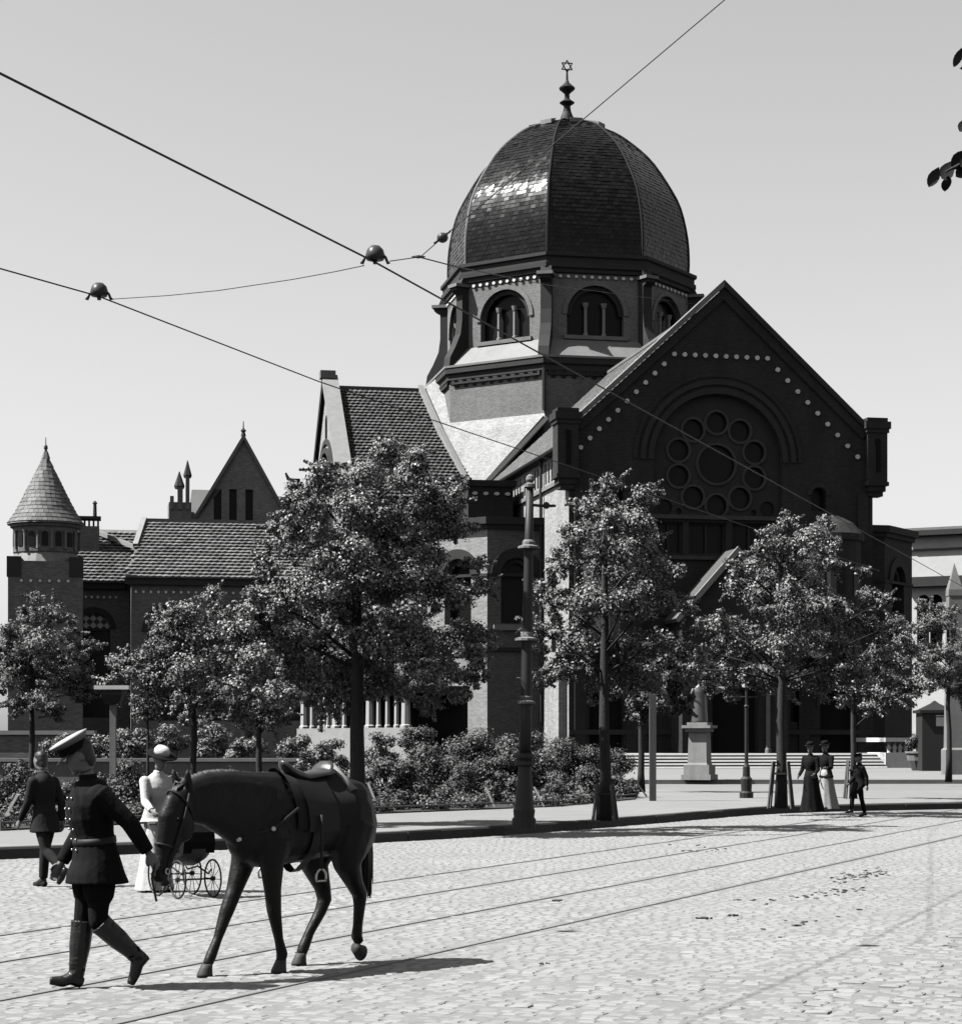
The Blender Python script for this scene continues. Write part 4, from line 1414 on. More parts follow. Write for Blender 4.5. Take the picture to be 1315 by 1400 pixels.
# stone obelisk pier at the edge of the square
g = at(1304, 770, 100)
ob = thing('obelisk', 'slender grey stone obelisk with a pyramid tip beside the pale building', 'obelisk', (g.x, 100, PZ))
zt = g.z - PZ
m_ = MB()
m_.lathe([(0.75, 0), (0.75, 1.2), (0.6, 1.3), (0.46, zt - 1.6)], 4, (0, 0, 0), PI / 4)
m_.build('shaft', M_TRIM, ob)
m_ = MB(); m_.lathe([(0.5, zt - 1.6), (0.48, zt - 1.3), (0.01, zt)], 4, (0, 0, 0), PI / 4); m_.build('tip', M_TRIM, ob)

# ------------------------------------------------------------------ white loggia, garden wall, lamp posts, pedestals
LA, LB = at(414, 1000, 94), at(572, 1000, 85)
lg = thing('garden_loggia', 'low white columned loggia showing between the tree trunks behind the shrubs', 'loggia', (LA.x, LA.y, PZ), math.atan2(LB.y - LA.y, LB.x - LA.x))
LL = (LB.xy - LA.xy).length
zt, zb = 3.7, 2.2
m_ = MB(); m_.box(-0.2, -0.2, 0, LL, 0.35, zb); m_.build('base_wall', M_COPE, lg)
m_ = MB(); m_.box(-0.3, -0.3, zt, LL, 2.5, zt + 0.25); m_.build('roof_slab', M_DTRIM, lg)
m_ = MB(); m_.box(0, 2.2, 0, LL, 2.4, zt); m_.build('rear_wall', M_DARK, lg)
nc = int(LL / 0.78)
for k in range(nc):
    m_ = MB()
    x = 0.1 + k * 0.78
    w = 0.2 if k % 4 == 0 else 0.11
    m_.lathe([(w * 1.3, zb), (w * 1.3, zb + 0.1), (w, zb + 0.14), (w * 0.9, zt - 0.2), (w * 1.4, zt - 0.1), (w * 1.4, zt)], 8, (x, 0.05, 0))
    m_.build('column', M_LOGGIA, lg)

gw_ = thing('garden_wall', 'low garden wall with a pale coping behind the officer', 'wall', (sx(-25, 70), 70, PZ))
WL = sx(128, 70) - sx(-25, 70)
m_ = MB(); m_.box(0, 0, 0, WL, 0.35, 1.86); m_.build('wall_body', M_SCHOOL, gw_)
m_ = MB(); m_.box(-0.05, -0.08, 1.862, WL + 0.05, 0.43, 2.0); m_.build('coping', M_COPE, gw_)
lw_ = thing('low_parapet', 'long low parapet with a light top edge in front of the garden wall', 'wall', (sx(-25, 62), 62, PZ))
WL = sx(430, 62) - sx(-25, 62)
m_ = MB(); m_.box(0, 0, 0, WL, 0.3, 1.02); m_.build('wall_body', M_TRIM, lw_)
m_ = MB(); m_.box(-0.05, -0.06, 1.022, WL + 0.05, 0.36, 1.12); m_.build('coping', M_COPE, lw_)

# tall ornate tram pole
def px_prof(rows, cx, Y, zbase, yb):
    """(y, half width) rows in photograph pixels to (radius, z above base)"""
    return [(w * Y / FPX, (yb - y) * Y / FPX) for y, w in rows]


g = ground(716, 1131, PZ)
pole = thing('lamp_post', 'tall ornate cast iron tram pole with ringed collars at the kerb', 'lamp post', g)
rows = [(1131, 16), (1120, 16.5), (1117, 14), (1108, 15), (1103, 13), (1096, 12.5), (1060, 9.5), (1048, 9), (1046, 14), (1041, 14), (1039, 10), (1035, 12.5), (1031, 12.5), (1029, 8.5)]
PY = g.y
m_ = MB(); m_.lathe(px_prof(rows, 716, PY, PZ, 1131), 14); m_.build('pedestal', M_IRON, pole, smooth=False)
m_ = MB(); m_.lathe(px_prof([(1029, 8.3), (962, 8), (875, 7.2), (750, 6.2), (668, 5)], 716, PY, PZ, 1131), 12); m_.build('shaft', M_IRON, pole, smooth=True)
for yy, w in ((960, 13), (874, 17), (748, 15)):
    m_ = MB(); m_.lathe(px_prof([(yy + 5, 7), (yy + 2, w), (yy - 1, w), (yy - 3, w * 0.6), (yy - 7, 9), (yy - 10, 7)], 716, PY, PZ, 1131), 12); m_.build('collar', M_TRIM, pole)
m_ = MB(); m_.lathe(px_prof([(668, 5), (666, 8), (662, 8), (660, 4), (656, 6), (651, 5), (648, 1)], 716, PY, PZ, 1131), 10); m_.build('finial', M_TRIM, pole)
k_ = PY / FPX
m_ = MB(); m_.tube([(0, 0, (1131 - 690) * k_), (0.25, 0.05, (1131 - 691) * k_), (0.5, 0.1, (1131 - 690) * k_)], 0.03, 6); m_.ball((0.32, 0.06, (1131 - 690) * k_), 0.07, 8, 6); m_.build('bracket', M_IRON, pole)
pole.rotation_euler = (0, 0.018, 0)

# slim gas lamp on the square
g = ground(1020, 1091, PZ)
k_ = g.y / FPX
lp = thing('gas_lamp', 'slim gas lamp with a ladder bar under the tree crown on the square', 'street lamp', g)
m_ = MB(); m_.lathe([(0.2, 0), (0.2, 0.15), (0.15, 0.2), (0.17, 0.55), (0.11, 0.62), (0.1, 0.9), (0.055, 1.0), (0.05, 2.6), (0.075, 2.65), (0.04, 2.7), (0.035, 3.2)], 12); m_.build('post', M_IRON, lp)
m_ = MB(); m_.tube([(-0.32, 0, 2.92), (0.32, 0, 2.92)], 0.025, 6); m_.build('ladder_bar', M_IRON, lp)
m_ = MB(); m_.lathe([(0.12, 3.2), (0.24, 3.75), (0.24, 3.78)], 6); ln = m_.build('lantern', mat('lamp_glass', 0.3, rough=0.15, spec=0.5), lp)
m_ = MB(); m_.lathe([(0.28, 3.781), (0.12, 3.98), (0.05, 4.02), (0.05, 4.12)], 6); m_.build('lantern_roof', M_IRON, lp)

# broad flat lantern on a wooden post in the garden
g = at(155, 1066, 47)
lp = thing('garden_lantern', 'boxy lantern with flat pale roof on a post in front of the school', 'lantern', (g.x, 47, PZ))
k_ = 47 / FPX
hz = lambda y: sz(y, 47) - PZ
m_ = MB(); m_.box(-0.07, -0.07, 0, 0.07, 0.07, hz(962)); m_.build('post', M_WOODP, lp)
m_ = MB(); m_.lathe([(0.24, hz(962)), (0.34, hz(950)), (0.34, hz(944))], 4, (0, 0, 0), PI / 4); m_.build('lantern_box', M_IRON, lp)
m_ = MB(); m_.prism([(-0.37, -0.37, hz(943)), (0.42, -0.37, hz(943)), (0.35, 0.37, hz(943)), (-0.37, 0.37, hz(943))], (0, 0, 0.09)); m_.build('lantern_roof', M_WHITE, lp)

# square wooden board post near the bed corner
g = ground(892, 1095, PZ)
bp = thing('notice_post', 'square wooden post with a narrow top bar near the corner of the shrub bed', 'post', g)
k_ = g.y / FPX
m_ = MB(); m_.box(-0.09, -0.09, 0, 0.09, 0.09, 145 * k_); m_.build('post', M_STAKE, bp)
m_ = MB(); m_.box(-0.32, -0.06, 145 * k_, 0.28, 0.06, 145 * k_ + 0.1); m_.build('top_bar', M_WOODP, bp)


def pedestal(g, name, label, w, h):
    t = thing(name, label, 'pedestal', g, -0.36)
    m_ = MB(); m_.box(-w * 0.72, -w * 0.72, 0, w * 0.72, w * 0.72, h * 0.09); m_.box(-w * 0.62, -w * 0.62, h * 0.09, w * 0.62, w * 0.62, h * 0.26); m_.build('plinth', M_PED, t)
    m_ = MB(); m_.lathe([(w * 0.72, h * 0.26), (w * 0.66, h * 0.3), (w * 0.6, h * 0.84)], 4, (0, 0, 0), PI / 4); m_.build('die', M_PED, t)
    m_ = MB(); m_.box(-w * 0.56, -w * 0.56, h * 0.84, w * 0.56, w * 0.56, h * 0.9); m_.box(-w * 0.7, -w * 0.7, h * 0.9, w * 0.7, w * 0.7, h * 0.95); m_.box(-w * 0.5, -w * 0.5, h * 0.95, w * 0.5, w * 0.5, h); m_.build('cap', M_PED, t)
    return t


g1 = ground(956, 1066, PZ)
pedestal(g1, 'statue_pedestal', 'stone pedestal carrying a dark statue in front of the steps', 0.88, 2.42)
# bronze figure
st = MB()
st.loft([((0, 0, 0.0), (0.36, 0, 0), (0, 0.3, 0)), ((0, 0, 0.5), (0.3, 0, 0), (0, 0.24, 0)), ((0.02, 0, 1.0), (0.24, 0, 0), (0, 0.19, 0)), ((0.02, 0, 1.3), (0.27, 0, 0), (0, 0.19, 0)), ((0.0, 0, 1.5), (0.2, 0, 0), (0, 0.14, 0)), ((0, 0, 1.6), (0.08, 0, 0), (0, 0.08, 0))], 14)
st.ball((0, -0.02, 1.76), (0.11, 0.12, 0.15))
st.tube([(-0.26, 0, 1.42), (-0.38, -0.08, 1.12), (-0.2, -0.26, 1.05)], [0.08, 0.065, 0.05], 8)
st.tube([(0.26, 0, 1.42), (0.42, -0.05, 1.2), (0.5, -0.12, 1.5)], [0.08, 0.065, 0.05], 8)
o = fuse(st, 'bronze_statue', M_BRONZE, None, 0.03, 5)
o.location = (g1.x, g1.y, PZ + 2.42)
tag(o, 'dark bronze figure standing on the pedestal half hidden by foliage', 'statue')
g2 = ground(1314, 1056, PZ)
pedestal(g2, 'lamp_pedestal', 'wide stone pedestal cut by the picture edge beside the dark kiosk', 1.0, 2.6)
k_ = g2.y / FPX
lp = thing('globe_lamp', 'pale bottle shaped lamp globe on a column above the wide pedestal', 'lamp', (g2.x - 0.35, g2.y, PZ + 2.6))
zz = lambda y: sz(y, g2.y) - PZ - 2.6
m_ = MB(); m_.lathe([(0.2, 0), (0.2, 0.1), (0.07, 0.2), (0.06, zz(952)), (0.16, zz(951))], 10); m_.build('column', M_IRON, lp)
m_ = MB(); m_.lathe([(0.16, zz(951)), (0.3, zz(944)), (0.3, zz(938)), (0.16, zz(930)), (0.1, zz(928))], 12); m_.build('globe', M_WHITE, lp, smooth=True)
m_ = MB(); m_.lathe([(0.1, zz(928)), (0.16, zz(926)), (0.04, zz(921)), (0.02, zz(916))], 10); m_.build('cap', M_WHITE, lp)

# dark kiosk with a pale notice
KY = 112
g = at(1277, 1045, KY)
ks = thing('kiosk', 'dark box shaped kiosk with one small pale notice near its top', 'kiosk', (g.x, KY, PZ))
kz = lambda y: sz(y, KY) - PZ
m_ = MB(); m_.box(-0.85, -0.8, 0, 0.85, 0.8, kz(975)); m_.build('body', mat('kiosk_paint', 0.02, rough=0.6), ks)
m_ = MB(); m_.box(-1.0, -0.95, kz(975), 1.0, 0.95, kz(971)); m_.lathe([(1.2, kz(971)), (0.3, kz(962)), (0.05, kz(958))], 4, (0, 0, 0), PI / 4); m_.build('roof', M_IRON, ks)
m_ = MB(); m_.box(-0.1, -0.83, kz(993), 0.5, -0.803, kz(981)); m_.build('notice', M_WHITE, ks)
m_ = MB(); m_.box(-0.12, -0.86, kz(979.5), 0.55, -0.803, kz(978)); m_.build('notice_rail', M_WHITE, ks)
# stone planter with a plant
g = at(1242, 1054, 116)
pl = thing('planter', 'round stone planter with a bushy plant at the end of the steps', 'planter', (g.x, 113, PZ))
m_ = MB(); m_.lathe([(0.45, 0), (0.5, 0.1), (0.72, 0.55), (0.78, 0.9), (0.85, 0.95), (0.85, 1.05), (0.7, 1.05)], 14); m_.build('pot', M_TRIM, pl)
PLANTER = pl

# ------------------------------------------------------------------ foliage
def leaves_mesh(name, clumps, per_m2, size, m, shell=0.15, droop=0.25, flat=0.42):
    """many folded leaves scattered through ellipsoid clumps"""
    P, Nn, Sz = [], [], []
    for c, r in clumps:
        n = max(12, int(per_m2 * 62 * r * r))
        d = nrg.normal(size=(n, 3))
        d /= np.linalg.norm(d, axis=1)[:, None]
        rad = r * (shell + (1 - shell) * nrg.random(n) ** 0.45) * (1 + 0.18 * nrg.normal(size=n))
        P.append(np.array(c) + d * rad[:, None] * np.array([1.1, 1.0, 0.8]))
        nn = d * 1.0 + nrg.normal(size=(n, 3)) * flat + np.array([0, 0, 0.3])
        nn /= np.linalg.norm(nn, axis=1)[:, None]
        Nn.append(nn)
        Sz.append(size * nrg.uniform(0.6, 1.35, n))
    P, Nn, Sz = np.concatenate(P), np.concatenate(Nn), np.concatenate(Sz)
    n = len(P)
    t = nrg.normal(size=(n, 3)) + np.array([0, 0, -droop])
    t -= Nn * np.sum(t * Nn, axis=1)[:, None]
    t /= np.linalg.norm(t, axis=1)[:, None]
    s = np.cross(Nn, t)
    L_ = Sz[:, None]
    base = P - t * L_ * 0.5
    tip = P + t * L_ * 0.5 - Nn * L_ * 0.12
    w = 0.36
    l1 = P + s * L_ * w - t * L_ * 0.06 + Nn * L_ * 0.1
    l2 = P - s * L_ * w - t * L_ * 0.06 + Nn * L_ * 0.1
    V = np.stack([base, l1, tip, l2], axis=1).reshape(-1, 3)
    Q = np.arange(n * 4).reshape(-1, 4)
    me = np_mesh(name, V, Q)
    me.materials.append(m)
    return me


def make_tree(label, px_base, Y, clumps_px, leaf=0.11, dens=60, trunk_w=0.13, trunk_top=None, m=None, lean=0.0, zb=PZ, name='street_tree', group='young street trees on the square', depth=0.75):
    base = Vector(((px_base - CX) * Y / FPX, Y, zb))
    t = thing(name, label, 'tree', base, 0, group)
    k = Y / FPX
    xs = [c[0] for c in clumps_px]
    ys = [c[1] for c in clumps_px]
    cw = (max(xs) - min(xs)) / 2 * k
    cxm = (max(xs) + min(xs)) / 2
    cl = []
    for x, y, r in clumps_px:
        rel = min(1.0, abs(x - cxm) * k / max(cw, 0.1))
        dy = depth * cw * math.sqrt(max(0.05, 1 - rel * rel)) * rng.uniform(-1, 1)
        p = at(x, y, Y + dy) - base
        cl.append((p, r * k * 1.34))
    # trunk and limbs
    low = max(ys)
    ztr = at(px_base, trunk_top if trunk_top else (min(ys) + 0.55 * (low - min(ys))), Y).z - zb
    mb = MB()
    tp = [Vector((lean * (i / 6) ** 1.5 + rng.uniform(-.03, .03) * (i > 0), rng.uniform(-.03, .03) * (i > 0), ztr * i / 6)) for i in range(7)]
    mb.tube(tp, [trunk_w * (1.25 if i == 0 else 1 - 0.55 * i / 6) for i in range(7)], 9)
    mb.build('trunk', M_BARK, t, smooth=True)
    mb = MB()
    for p, r in cl:
        if p.z < ztr * 0.55 or rng.random() < 0.55:
            continue
        h = min(ztr * 0.98, max(ztr * 0.5, p.z - 0.55 * math.hypot(p.x, p.y) - 0.2))
        f = h / ztr
        s0 = Vector((lean * f ** 1.5, 0, h))
        mid = s0.lerp(p, 0.5) + Vector((rng.uniform(-.1, .1), rng.uniform(-.1, .1), 0.12))
        mb.tube([s0, mid, p], [trunk_w * 0.26, trunk_w * 0.14, trunk_w * 0.05], 5)
    mb.build('limbs', M_BARK, t, smooth=True)
    # sub-clumps break up the outline
    sub = []
    for p, r in cl:
        sub.append((p, r * 0.72))
        for q in range(7):
            d = Vector((rng.gauss(0, 1), rng.gauss(0, 1), rng.gauss(0, 0.8))).normalized()
            sub.append((p + d * r * rng.uniform(0.6, 1.0), r * rng.uniform(0.2, 0.4)))
        for q in range(3):
            d = Vector((rng.gauss(0, 1), rng.gauss(0, 0.7), rng.gauss(0.1, 0.6))).normalized()
            for e in range(4):
                sub.append((p + d * r * (0.9 + 0.2 * e), r * (0.19 - 0.035 * e)))
    link('crown', leaves_mesh('crown', sub, dens, leaf, m or M_LEAF), t)
    return t


def tree_guard(base, label, k=4, h=0.75, r=0.32, group='stake guards round tree trunks'):
    t = thing('tree_guard', label, 'tree guard', base, rng.uniform(0, 1), group)
    tops = []
    for i in range(k):
        a = 2 * PI * i / k
        m_ = MB(); m_.beam((r * math.cos(a), r * math.sin(a), 0), (0.62 * r * math.cos(a), 0.62 * r * math.sin(a), h), 0.045, 0.045); m_.build('stake', M_STAKE, t)
    m_ = MB(); m_.lathe([(r * 0.74, h * 0.72), (r * 0.74, h * 0.76), (r * 0.70, h * 0.76), (r * 0.70, h * 0.72)], k); m_.build('hoop', M_IRON, t)
    return t


T1 = [(530, 612, 22), (505, 645, 30), (560, 650, 30), (460, 665, 28), (420, 695, 26), (600, 690, 28), (500, 700, 42), (560, 720, 45), (440, 745, 40), (395, 745, 24), (620, 720, 24), (490, 780, 48), (560, 800, 48), (420, 810, 45), (370, 820, 28), (625, 815, 26), (480, 860, 50), (400, 880, 40), (550, 870, 48), (612, 880, 32), (355, 900, 28), (440, 930, 38), (520, 925, 36), (585, 920, 32), (640, 925, 20), (380, 950, 24), (470, 950, 22), (440, 640, 14), (620, 660, 12), (575, 620, 10)]
T2 = [(838, 662, 15), (880, 675, 18), (815, 690, 22), (862, 712, 28), (800, 730, 24), (778, 770, 20), (840, 760, 36), (888, 765, 24), (758, 820, 22), (810, 820, 36), (868, 825, 34), (912, 820, 18), (745, 860, 16), (790, 880, 34), (850, 890, 36), (905, 880, 26), (940, 835, 11), (770, 915, 20), (828, 935, 26), (885, 930, 24), (738, 888, 12), (900, 735, 10)]
T3 = [(1075, 715, 14), (1110, 735, 22), (1062, 745, 22), (1030, 775, 20), (1088, 780, 32), (1128, 770, 16), (1002, 800, 14), (1045, 815, 30), (1098, 830, 32), (1146, 830, 18), (1190, 815, 16), (985, 850, 16), (1020, 870, 30), (1078, 880, 34), (1138, 880, 28), (1198, 860, 18), (968, 890, 12), (1000, 920, 26), (1058, 928, 30), (1118, 930, 26), (1168, 915, 22), (1210, 895, 14), (972, 940, 12), (1212, 818, 9), (1140, 745, 9)]
T4 = [(1200, 890, 16), (1228, 905, 20), (1180, 935, 20), (1240, 880, 14), (1250, 940, 18), (1215, 950, 20), (1160, 955, 14), (1190, 965, 12)]
T5 = [(1270, 850, 18), (1295, 842, 14), (1265, 890, 20), (1300, 890, 20), (1285, 925, 22), (1318, 920, 22), (1335, 870, 28), (1312, 945, 14), (1260, 830, 9)]
T6 = [(290, 815, 14), (258, 835, 20), (312, 848, 20), (228, 855, 16), (275, 872, 34), (322, 882, 22), (220, 892, 22), (190, 898, 15), (178, 918, 11), (260, 915, 34), (308, 930, 28), (210, 930, 20), (280, 960, 18), (340, 850, 14), (240, 955, 14)]
T7 = [(50, 818, 10), (75, 838, 16), (40, 848, 18), (15, 862, 16), (95, 868, 14), (60, 880, 28), (20, 895, 22), (102, 900, 14), (45, 925, 28), (90, 930, 22), (8, 930, 18), (60, 955, 18), (120, 915, 9)]
T8 = [(345, 985, 20), (375, 985, 16), (325, 965, 15), (365, 955, 18), (390, 975, 12)]
T9 = [(198, 958, 12), (212, 972, 11), (190, 975, 10), (205, 940, 8)]

T1 += [(340, 862, 26), (330, 900, 26), (322, 940, 22), (345, 832, 20), (655, 895, 18), (648, 862, 18), (662, 800, 14), (655, 770, 14), (380, 720, 14), (360, 780, 16), (590, 960, 18), (630, 950, 14), (400, 665, 10)]
T2 += [(722, 850, 12), (955, 862, 11), (960, 900, 12), (940, 925, 14), (735, 925, 14), (730, 805, 10), (925, 780, 10), (790, 690, 10)]
T3 += [(1235, 880, 13), (1225, 852, 12), (958, 855, 9), (945, 832, 7), (1180, 780, 9), (1165, 850, 16), (950, 915, 12), (1215, 930, 14), (1000, 770, 8)]
T4 += [(1265, 915, 14), (1150, 930, 12), (1230, 860, 10)]
T6 += [(160, 905, 16), (148, 932, 13), (345, 908, 22), (350, 940, 22), (165, 952, 13), (215, 845, 10), (300, 960, 18), (255, 985, 12), (330, 975, 14)]
T7 += [(122, 882, 13), (132, 938, 14), (-5, 880, 18), (110, 950, 14), (25, 960, 16), (75, 975, 12)]

g = ground(487, 1128, PZ)
make_tree('largest tree of the square with a dense dark crown rising behind the horse', 487, g.y, T1, 0.062, 115, 0.17, 700)
GT1 = g
g = ground(827, 1122, PZ)
make_tree('slender tree between the tall ornate pole and the square wooden post', 827, g.y, T2, 0.062, 105, 0.13, 720)
GT2 = g
g = ground(1067, 1105, PZ)
make_tree('broad tree in front of the synagogue steps beside the two women', 1067, g.y, T3, 0.066, 100, 0.14, 760)
GT3 = g
g = ground(1166, 1092, PZ)
make_tree('low spreading tree rising just behind the walking boy', 1166, g.y, T4, 0.07, 80, 0.10, 900)
GT4 = g
make_tree('pale leaved tree hiding the pale building at the picture edge', 1296, 82, T5, 0.08, 70, 0.12, 860, M_LEAF2)
make_tree('round crowned tree in front of the low striped roof, above the pram', 265, 52, T6, 0.065, 100, 0.10, 830)
make_tree('pale tree in front of the round turret with cone roof', 44, 60, T7, 0.075, 80, 0.10, 840, M_LEAF2)
make_tree('small bushy tree low between the loggia and the round crowned tree', 355, 58, T8, 0.065, 90, 0.11, 955, group=None)
make_tree('thin sapling beside the boxy garden lantern', 203, 57, T9, 0.075, 60, 0.05, 945, group=None)
tree_guard(GT1, 'stakes round the trunk of the large tree behind the horse')
tree_guard(GT2, 'stakes round the tree trunk between the pole and the shrub bed corner')
tree_guard(GT3, 'splayed stakes round the tree trunk beside the two women', 4, 1.15, 0.4)
tree_guard(GT4, 'stakes round the thin trunk behind the walking boy', 4, 1.1, 0.33)
# small tree left of the wooden post
make_tree('dark narrow tree between the shrub bed and the statue pedestal', 876, 66, [(905, 905, 24), (880, 930, 22), (925, 930, 22), (900, 955, 24), (930, 965, 16), (872, 965, 16), (912, 885, 18), (938, 905, 14)], 0.11, 60, 0.12, 930, M_SHRUB, group=None)


def shrub(label, x, y, r, Y, group=None, m=None, leaf=0.065, dens=110):
    base = Vector(((x - CX) * Y / FPX, Y, PZ))
    t = thing('shrub', label, 'shrub', base, 0, group)
    k = Y / FPX
    c = at(x, y, Y) - base
    R = r * k
    mb = MB()
    for q in range(4):
        a = rng.uniform(0, 2 * PI)
        mb.tube([(0.05 * math.cos(a), 0.05 * math.sin(a), 0), (0.2 * R * math.cos(a), 0.2 * R * math.sin(a), c.z * 0.5), (0.5 * R * math.cos(a), 0.5 * R * math.sin(a), c.z)], [0.03, 0.02, 0.008], 5)
    mb.build('stems', M_BARK, t)
    cl = []
    for q in range(9):
        d = Vector((rng.gauss(0, 1), rng.gauss(0, 0.8), rng.gauss(0, 0.7)))
        d = d.normalized() * R * rng.uniform(0.3, 0.8)
        p = c + d
        p.z = max(0.18, p.z)
        cl.append((p, R * rng.uniform(0.25, 0.45)))
    # skirt down to the soil
    for q in range(9):
        cl.append((Vector((rng.uniform(-0.9, 0.9) * R, rng.uniform(-0.5, 0.3) * R, rng.uniform(0.1, max(0.2, c.z * 0.85)))), R * rng.uniform(0.28, 0.45)))
    link('foliage', leaves_mesh('foliage', cl, dens, leaf, m or M_SHRUB), t)
    return t


BEDS = [(535, 1060, 44, 51), (598, 1042, 50, 55), (655, 1030, 56, 58), (625, 1082, 28, 51), (715, 1032, 54, 58), (690, 1078, 32, 53), (778, 1035, 52, 60), (755, 1078, 28, 54), (830, 1050, 38, 60), (848, 1072, 24, 59), (565, 1088, 24, 49.5), (800, 1072, 26, 56), (570, 1010, 30, 62), (505, 1085, 25, 49)]
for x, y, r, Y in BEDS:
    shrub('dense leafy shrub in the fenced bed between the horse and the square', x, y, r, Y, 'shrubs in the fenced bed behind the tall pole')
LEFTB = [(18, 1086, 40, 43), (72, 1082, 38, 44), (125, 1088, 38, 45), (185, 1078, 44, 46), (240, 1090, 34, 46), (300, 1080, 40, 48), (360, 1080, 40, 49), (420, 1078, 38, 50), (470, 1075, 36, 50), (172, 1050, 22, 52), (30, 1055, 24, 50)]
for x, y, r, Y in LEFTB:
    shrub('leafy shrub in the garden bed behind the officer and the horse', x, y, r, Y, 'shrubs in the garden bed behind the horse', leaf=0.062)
BACKB = [(80, 1022, 30, 66), (135, 1018, 28, 66), (185, 1016, 30, 68), (232, 1012, 30, 68), (290, 1008, 34, 68), (340, 1018, 30, 66), (395, 1024, 30, 66), (450, 1028, 24, 70), (430, 1022, 24, 62), (525, 1022, 28, 62)]
for x, y, r, Y in BACKB:
    shrub('pale low bush behind the light topped parapet', x, y, r, Y, 'pale bushes behind the parapet', M_LEAF2, 0.09, 60)
link('foliage', leaves_mesh('foliage', [(Vector((rng.uniform(-.4, .4), rng.uniform(-.4, .4), 1.3 + rng.uniform(0, .5))), 0.4) for q in range(6)], 60, 0.12, M_SHRUB), PLANTER)

# soil bed and low fence of slanted stakes
BF = [(-26, 37.0), tuple(ground(0, 1136, PZ).xy), tuple(ground(200, 1126, PZ).xy), tuple(ground(510, 1113, PZ).xy), tuple(ground(760, 1103, PZ).xy), tuple(ground(868, 1093, PZ).xy)]
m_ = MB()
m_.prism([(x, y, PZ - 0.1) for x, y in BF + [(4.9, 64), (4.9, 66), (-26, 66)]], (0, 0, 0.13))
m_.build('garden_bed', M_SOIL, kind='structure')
bf = thing('bed_fence', 'low fence of slanted pale stakes along the front of the shrub bed', 'fence', (0, 0, 0))
for (x0, y0, x1, y1, Y) in ((503, 1070, 519, 1112, 47.4), (596, 1084, 608, 1109, 48.8), (664, 1076, 676, 1100, 50.3), (730, 1076, 744, 1098, 51.0), (791, 1074, 807, 1094, 54.5), (868, 1068, 884, 1090, 60), (25, 1086, 0, 1128, 39.0)):
    m_ = MB()
    a, b_ = at(x0, y0, Y), at(x1, y1, Y)
    b_.z = PZ + 0.02
    m_.beam(a, b_, 0.05, 0.05)
    m_.build('stake', M_WHITE, bf)
for i in range(1, len(BF) - 1):
    a, b_ = Vector((*BF[i], 0.33)), Vector((*BF[i + 1], 0.33))
    m_ = MB(); m_.beam(a, b_, 0.035, 0.035); m_.build('rail', M_WOODP, bf)
    n = max(1, int((b_ - a).length / 1.5))
    for k in range(n):
        p = a.lerp(b_, k / n)
        m_ = MB(); m_.box(p.x - 0.03, p.y - 0.03, PZ, p.x + 0.03, p.y + 0.03, 0.4); m_.build('post', M_WOODP, bf)
# ground cover in the bed
gc = []
for k in range(150):
    x = rng.uniform(-11, 4.2)
    y0 = np.interp(x, [p[0] for p in BF], [p[1] for p in BF])
    gc.append((Vector((x, y0 + 0.35 + abs(rng.gauss(0, 2.5)), PZ + 0.12)), 0.28))
o = link('ground_cover', leaves_mesh('ground_cover', gc, 70, 0.07, M_SHRUB))
o['kind'] = 'stuff'

# ------------------------------------------------------------------ overhanging branch of a street tree beside the camera
bt = thing('overhanging_tree', 'dark leafy twigs of a nearby tree hanging into the picture corner', 'tree', (3.6, 8.6, 0))
m_ = MB(); m_.tube([(0, 0, -0.02), (0.05, 0, 2.5), (-0.02, 0.05, 4.6), (0.1, 0.1, 6.5)], [0.17, 0.14, 0.12, 0.06], 10); m_.build('trunk', M_BARK, bt, smooth=True)
def bl(x, y, Y=8.2):
    return at(x, y, Y) - Vector((3.6, 8.6, 0))
m_ = MB()
m_.tube([(0.02, 0.05, 4.3), bl(1500, 190, 8.4), bl(1400, 205), bl(1330, 215), bl(1292, 235)], [0.06, 0.04, 0.022, 0.01, 0.005], 6)
m_.tube([bl(1400, 205), bl(1360, 150), bl(1325, 175)], [0.02, 0.01, 0.005], 6)
m_.tube([bl(1500, 190, 8.4), bl(1420, 80), bl(1335, 60), bl(1312, 68)], [0.03, 0.018, 0.008, 0.004], 6)
m_.build('limb', M_BARK, bt, smooth=True)
LM = mat('near_leaf', 0.022, rough=0.7, spec=0.1, noise=(14, 0.3))


def big_leaf(c, d, wdir, L, W):
    m_ = MB()
    c, d, w = Vector(c), Vector(d).normalized(), Vector(wdir).normalized()
    n = d.cross(w)
    out = [(0, 0), (0.12, 0.32), (0.3, 0.75), (0.5, 0.95), (0.7, 0.85), (0.88, 0.5), (1, 0.0)]
    mid = [c + d * L * t + n * (0.10 * L * math.sin(PI * t)) for t, _ in out]
    lft = [mid[i] + w * W * 0.5 * out[i][1] - n * 0.12 * W * out[i][1] for i in range(7)]
    rgt = [mid[i] - w * W * 0.5 * out[i][1] - n * 0.12 * W * out[i][1] for i in range(7)]
    vs = mid + lft + rgt
    fs = []
    for i in range(6):
        fs.append((i, i + 1, 7 + i + 1, 7 + i))
        fs.append((i + 1, i, 14 + i, 14 + i + 1))
    m_.add(vs, fs)
    return m_


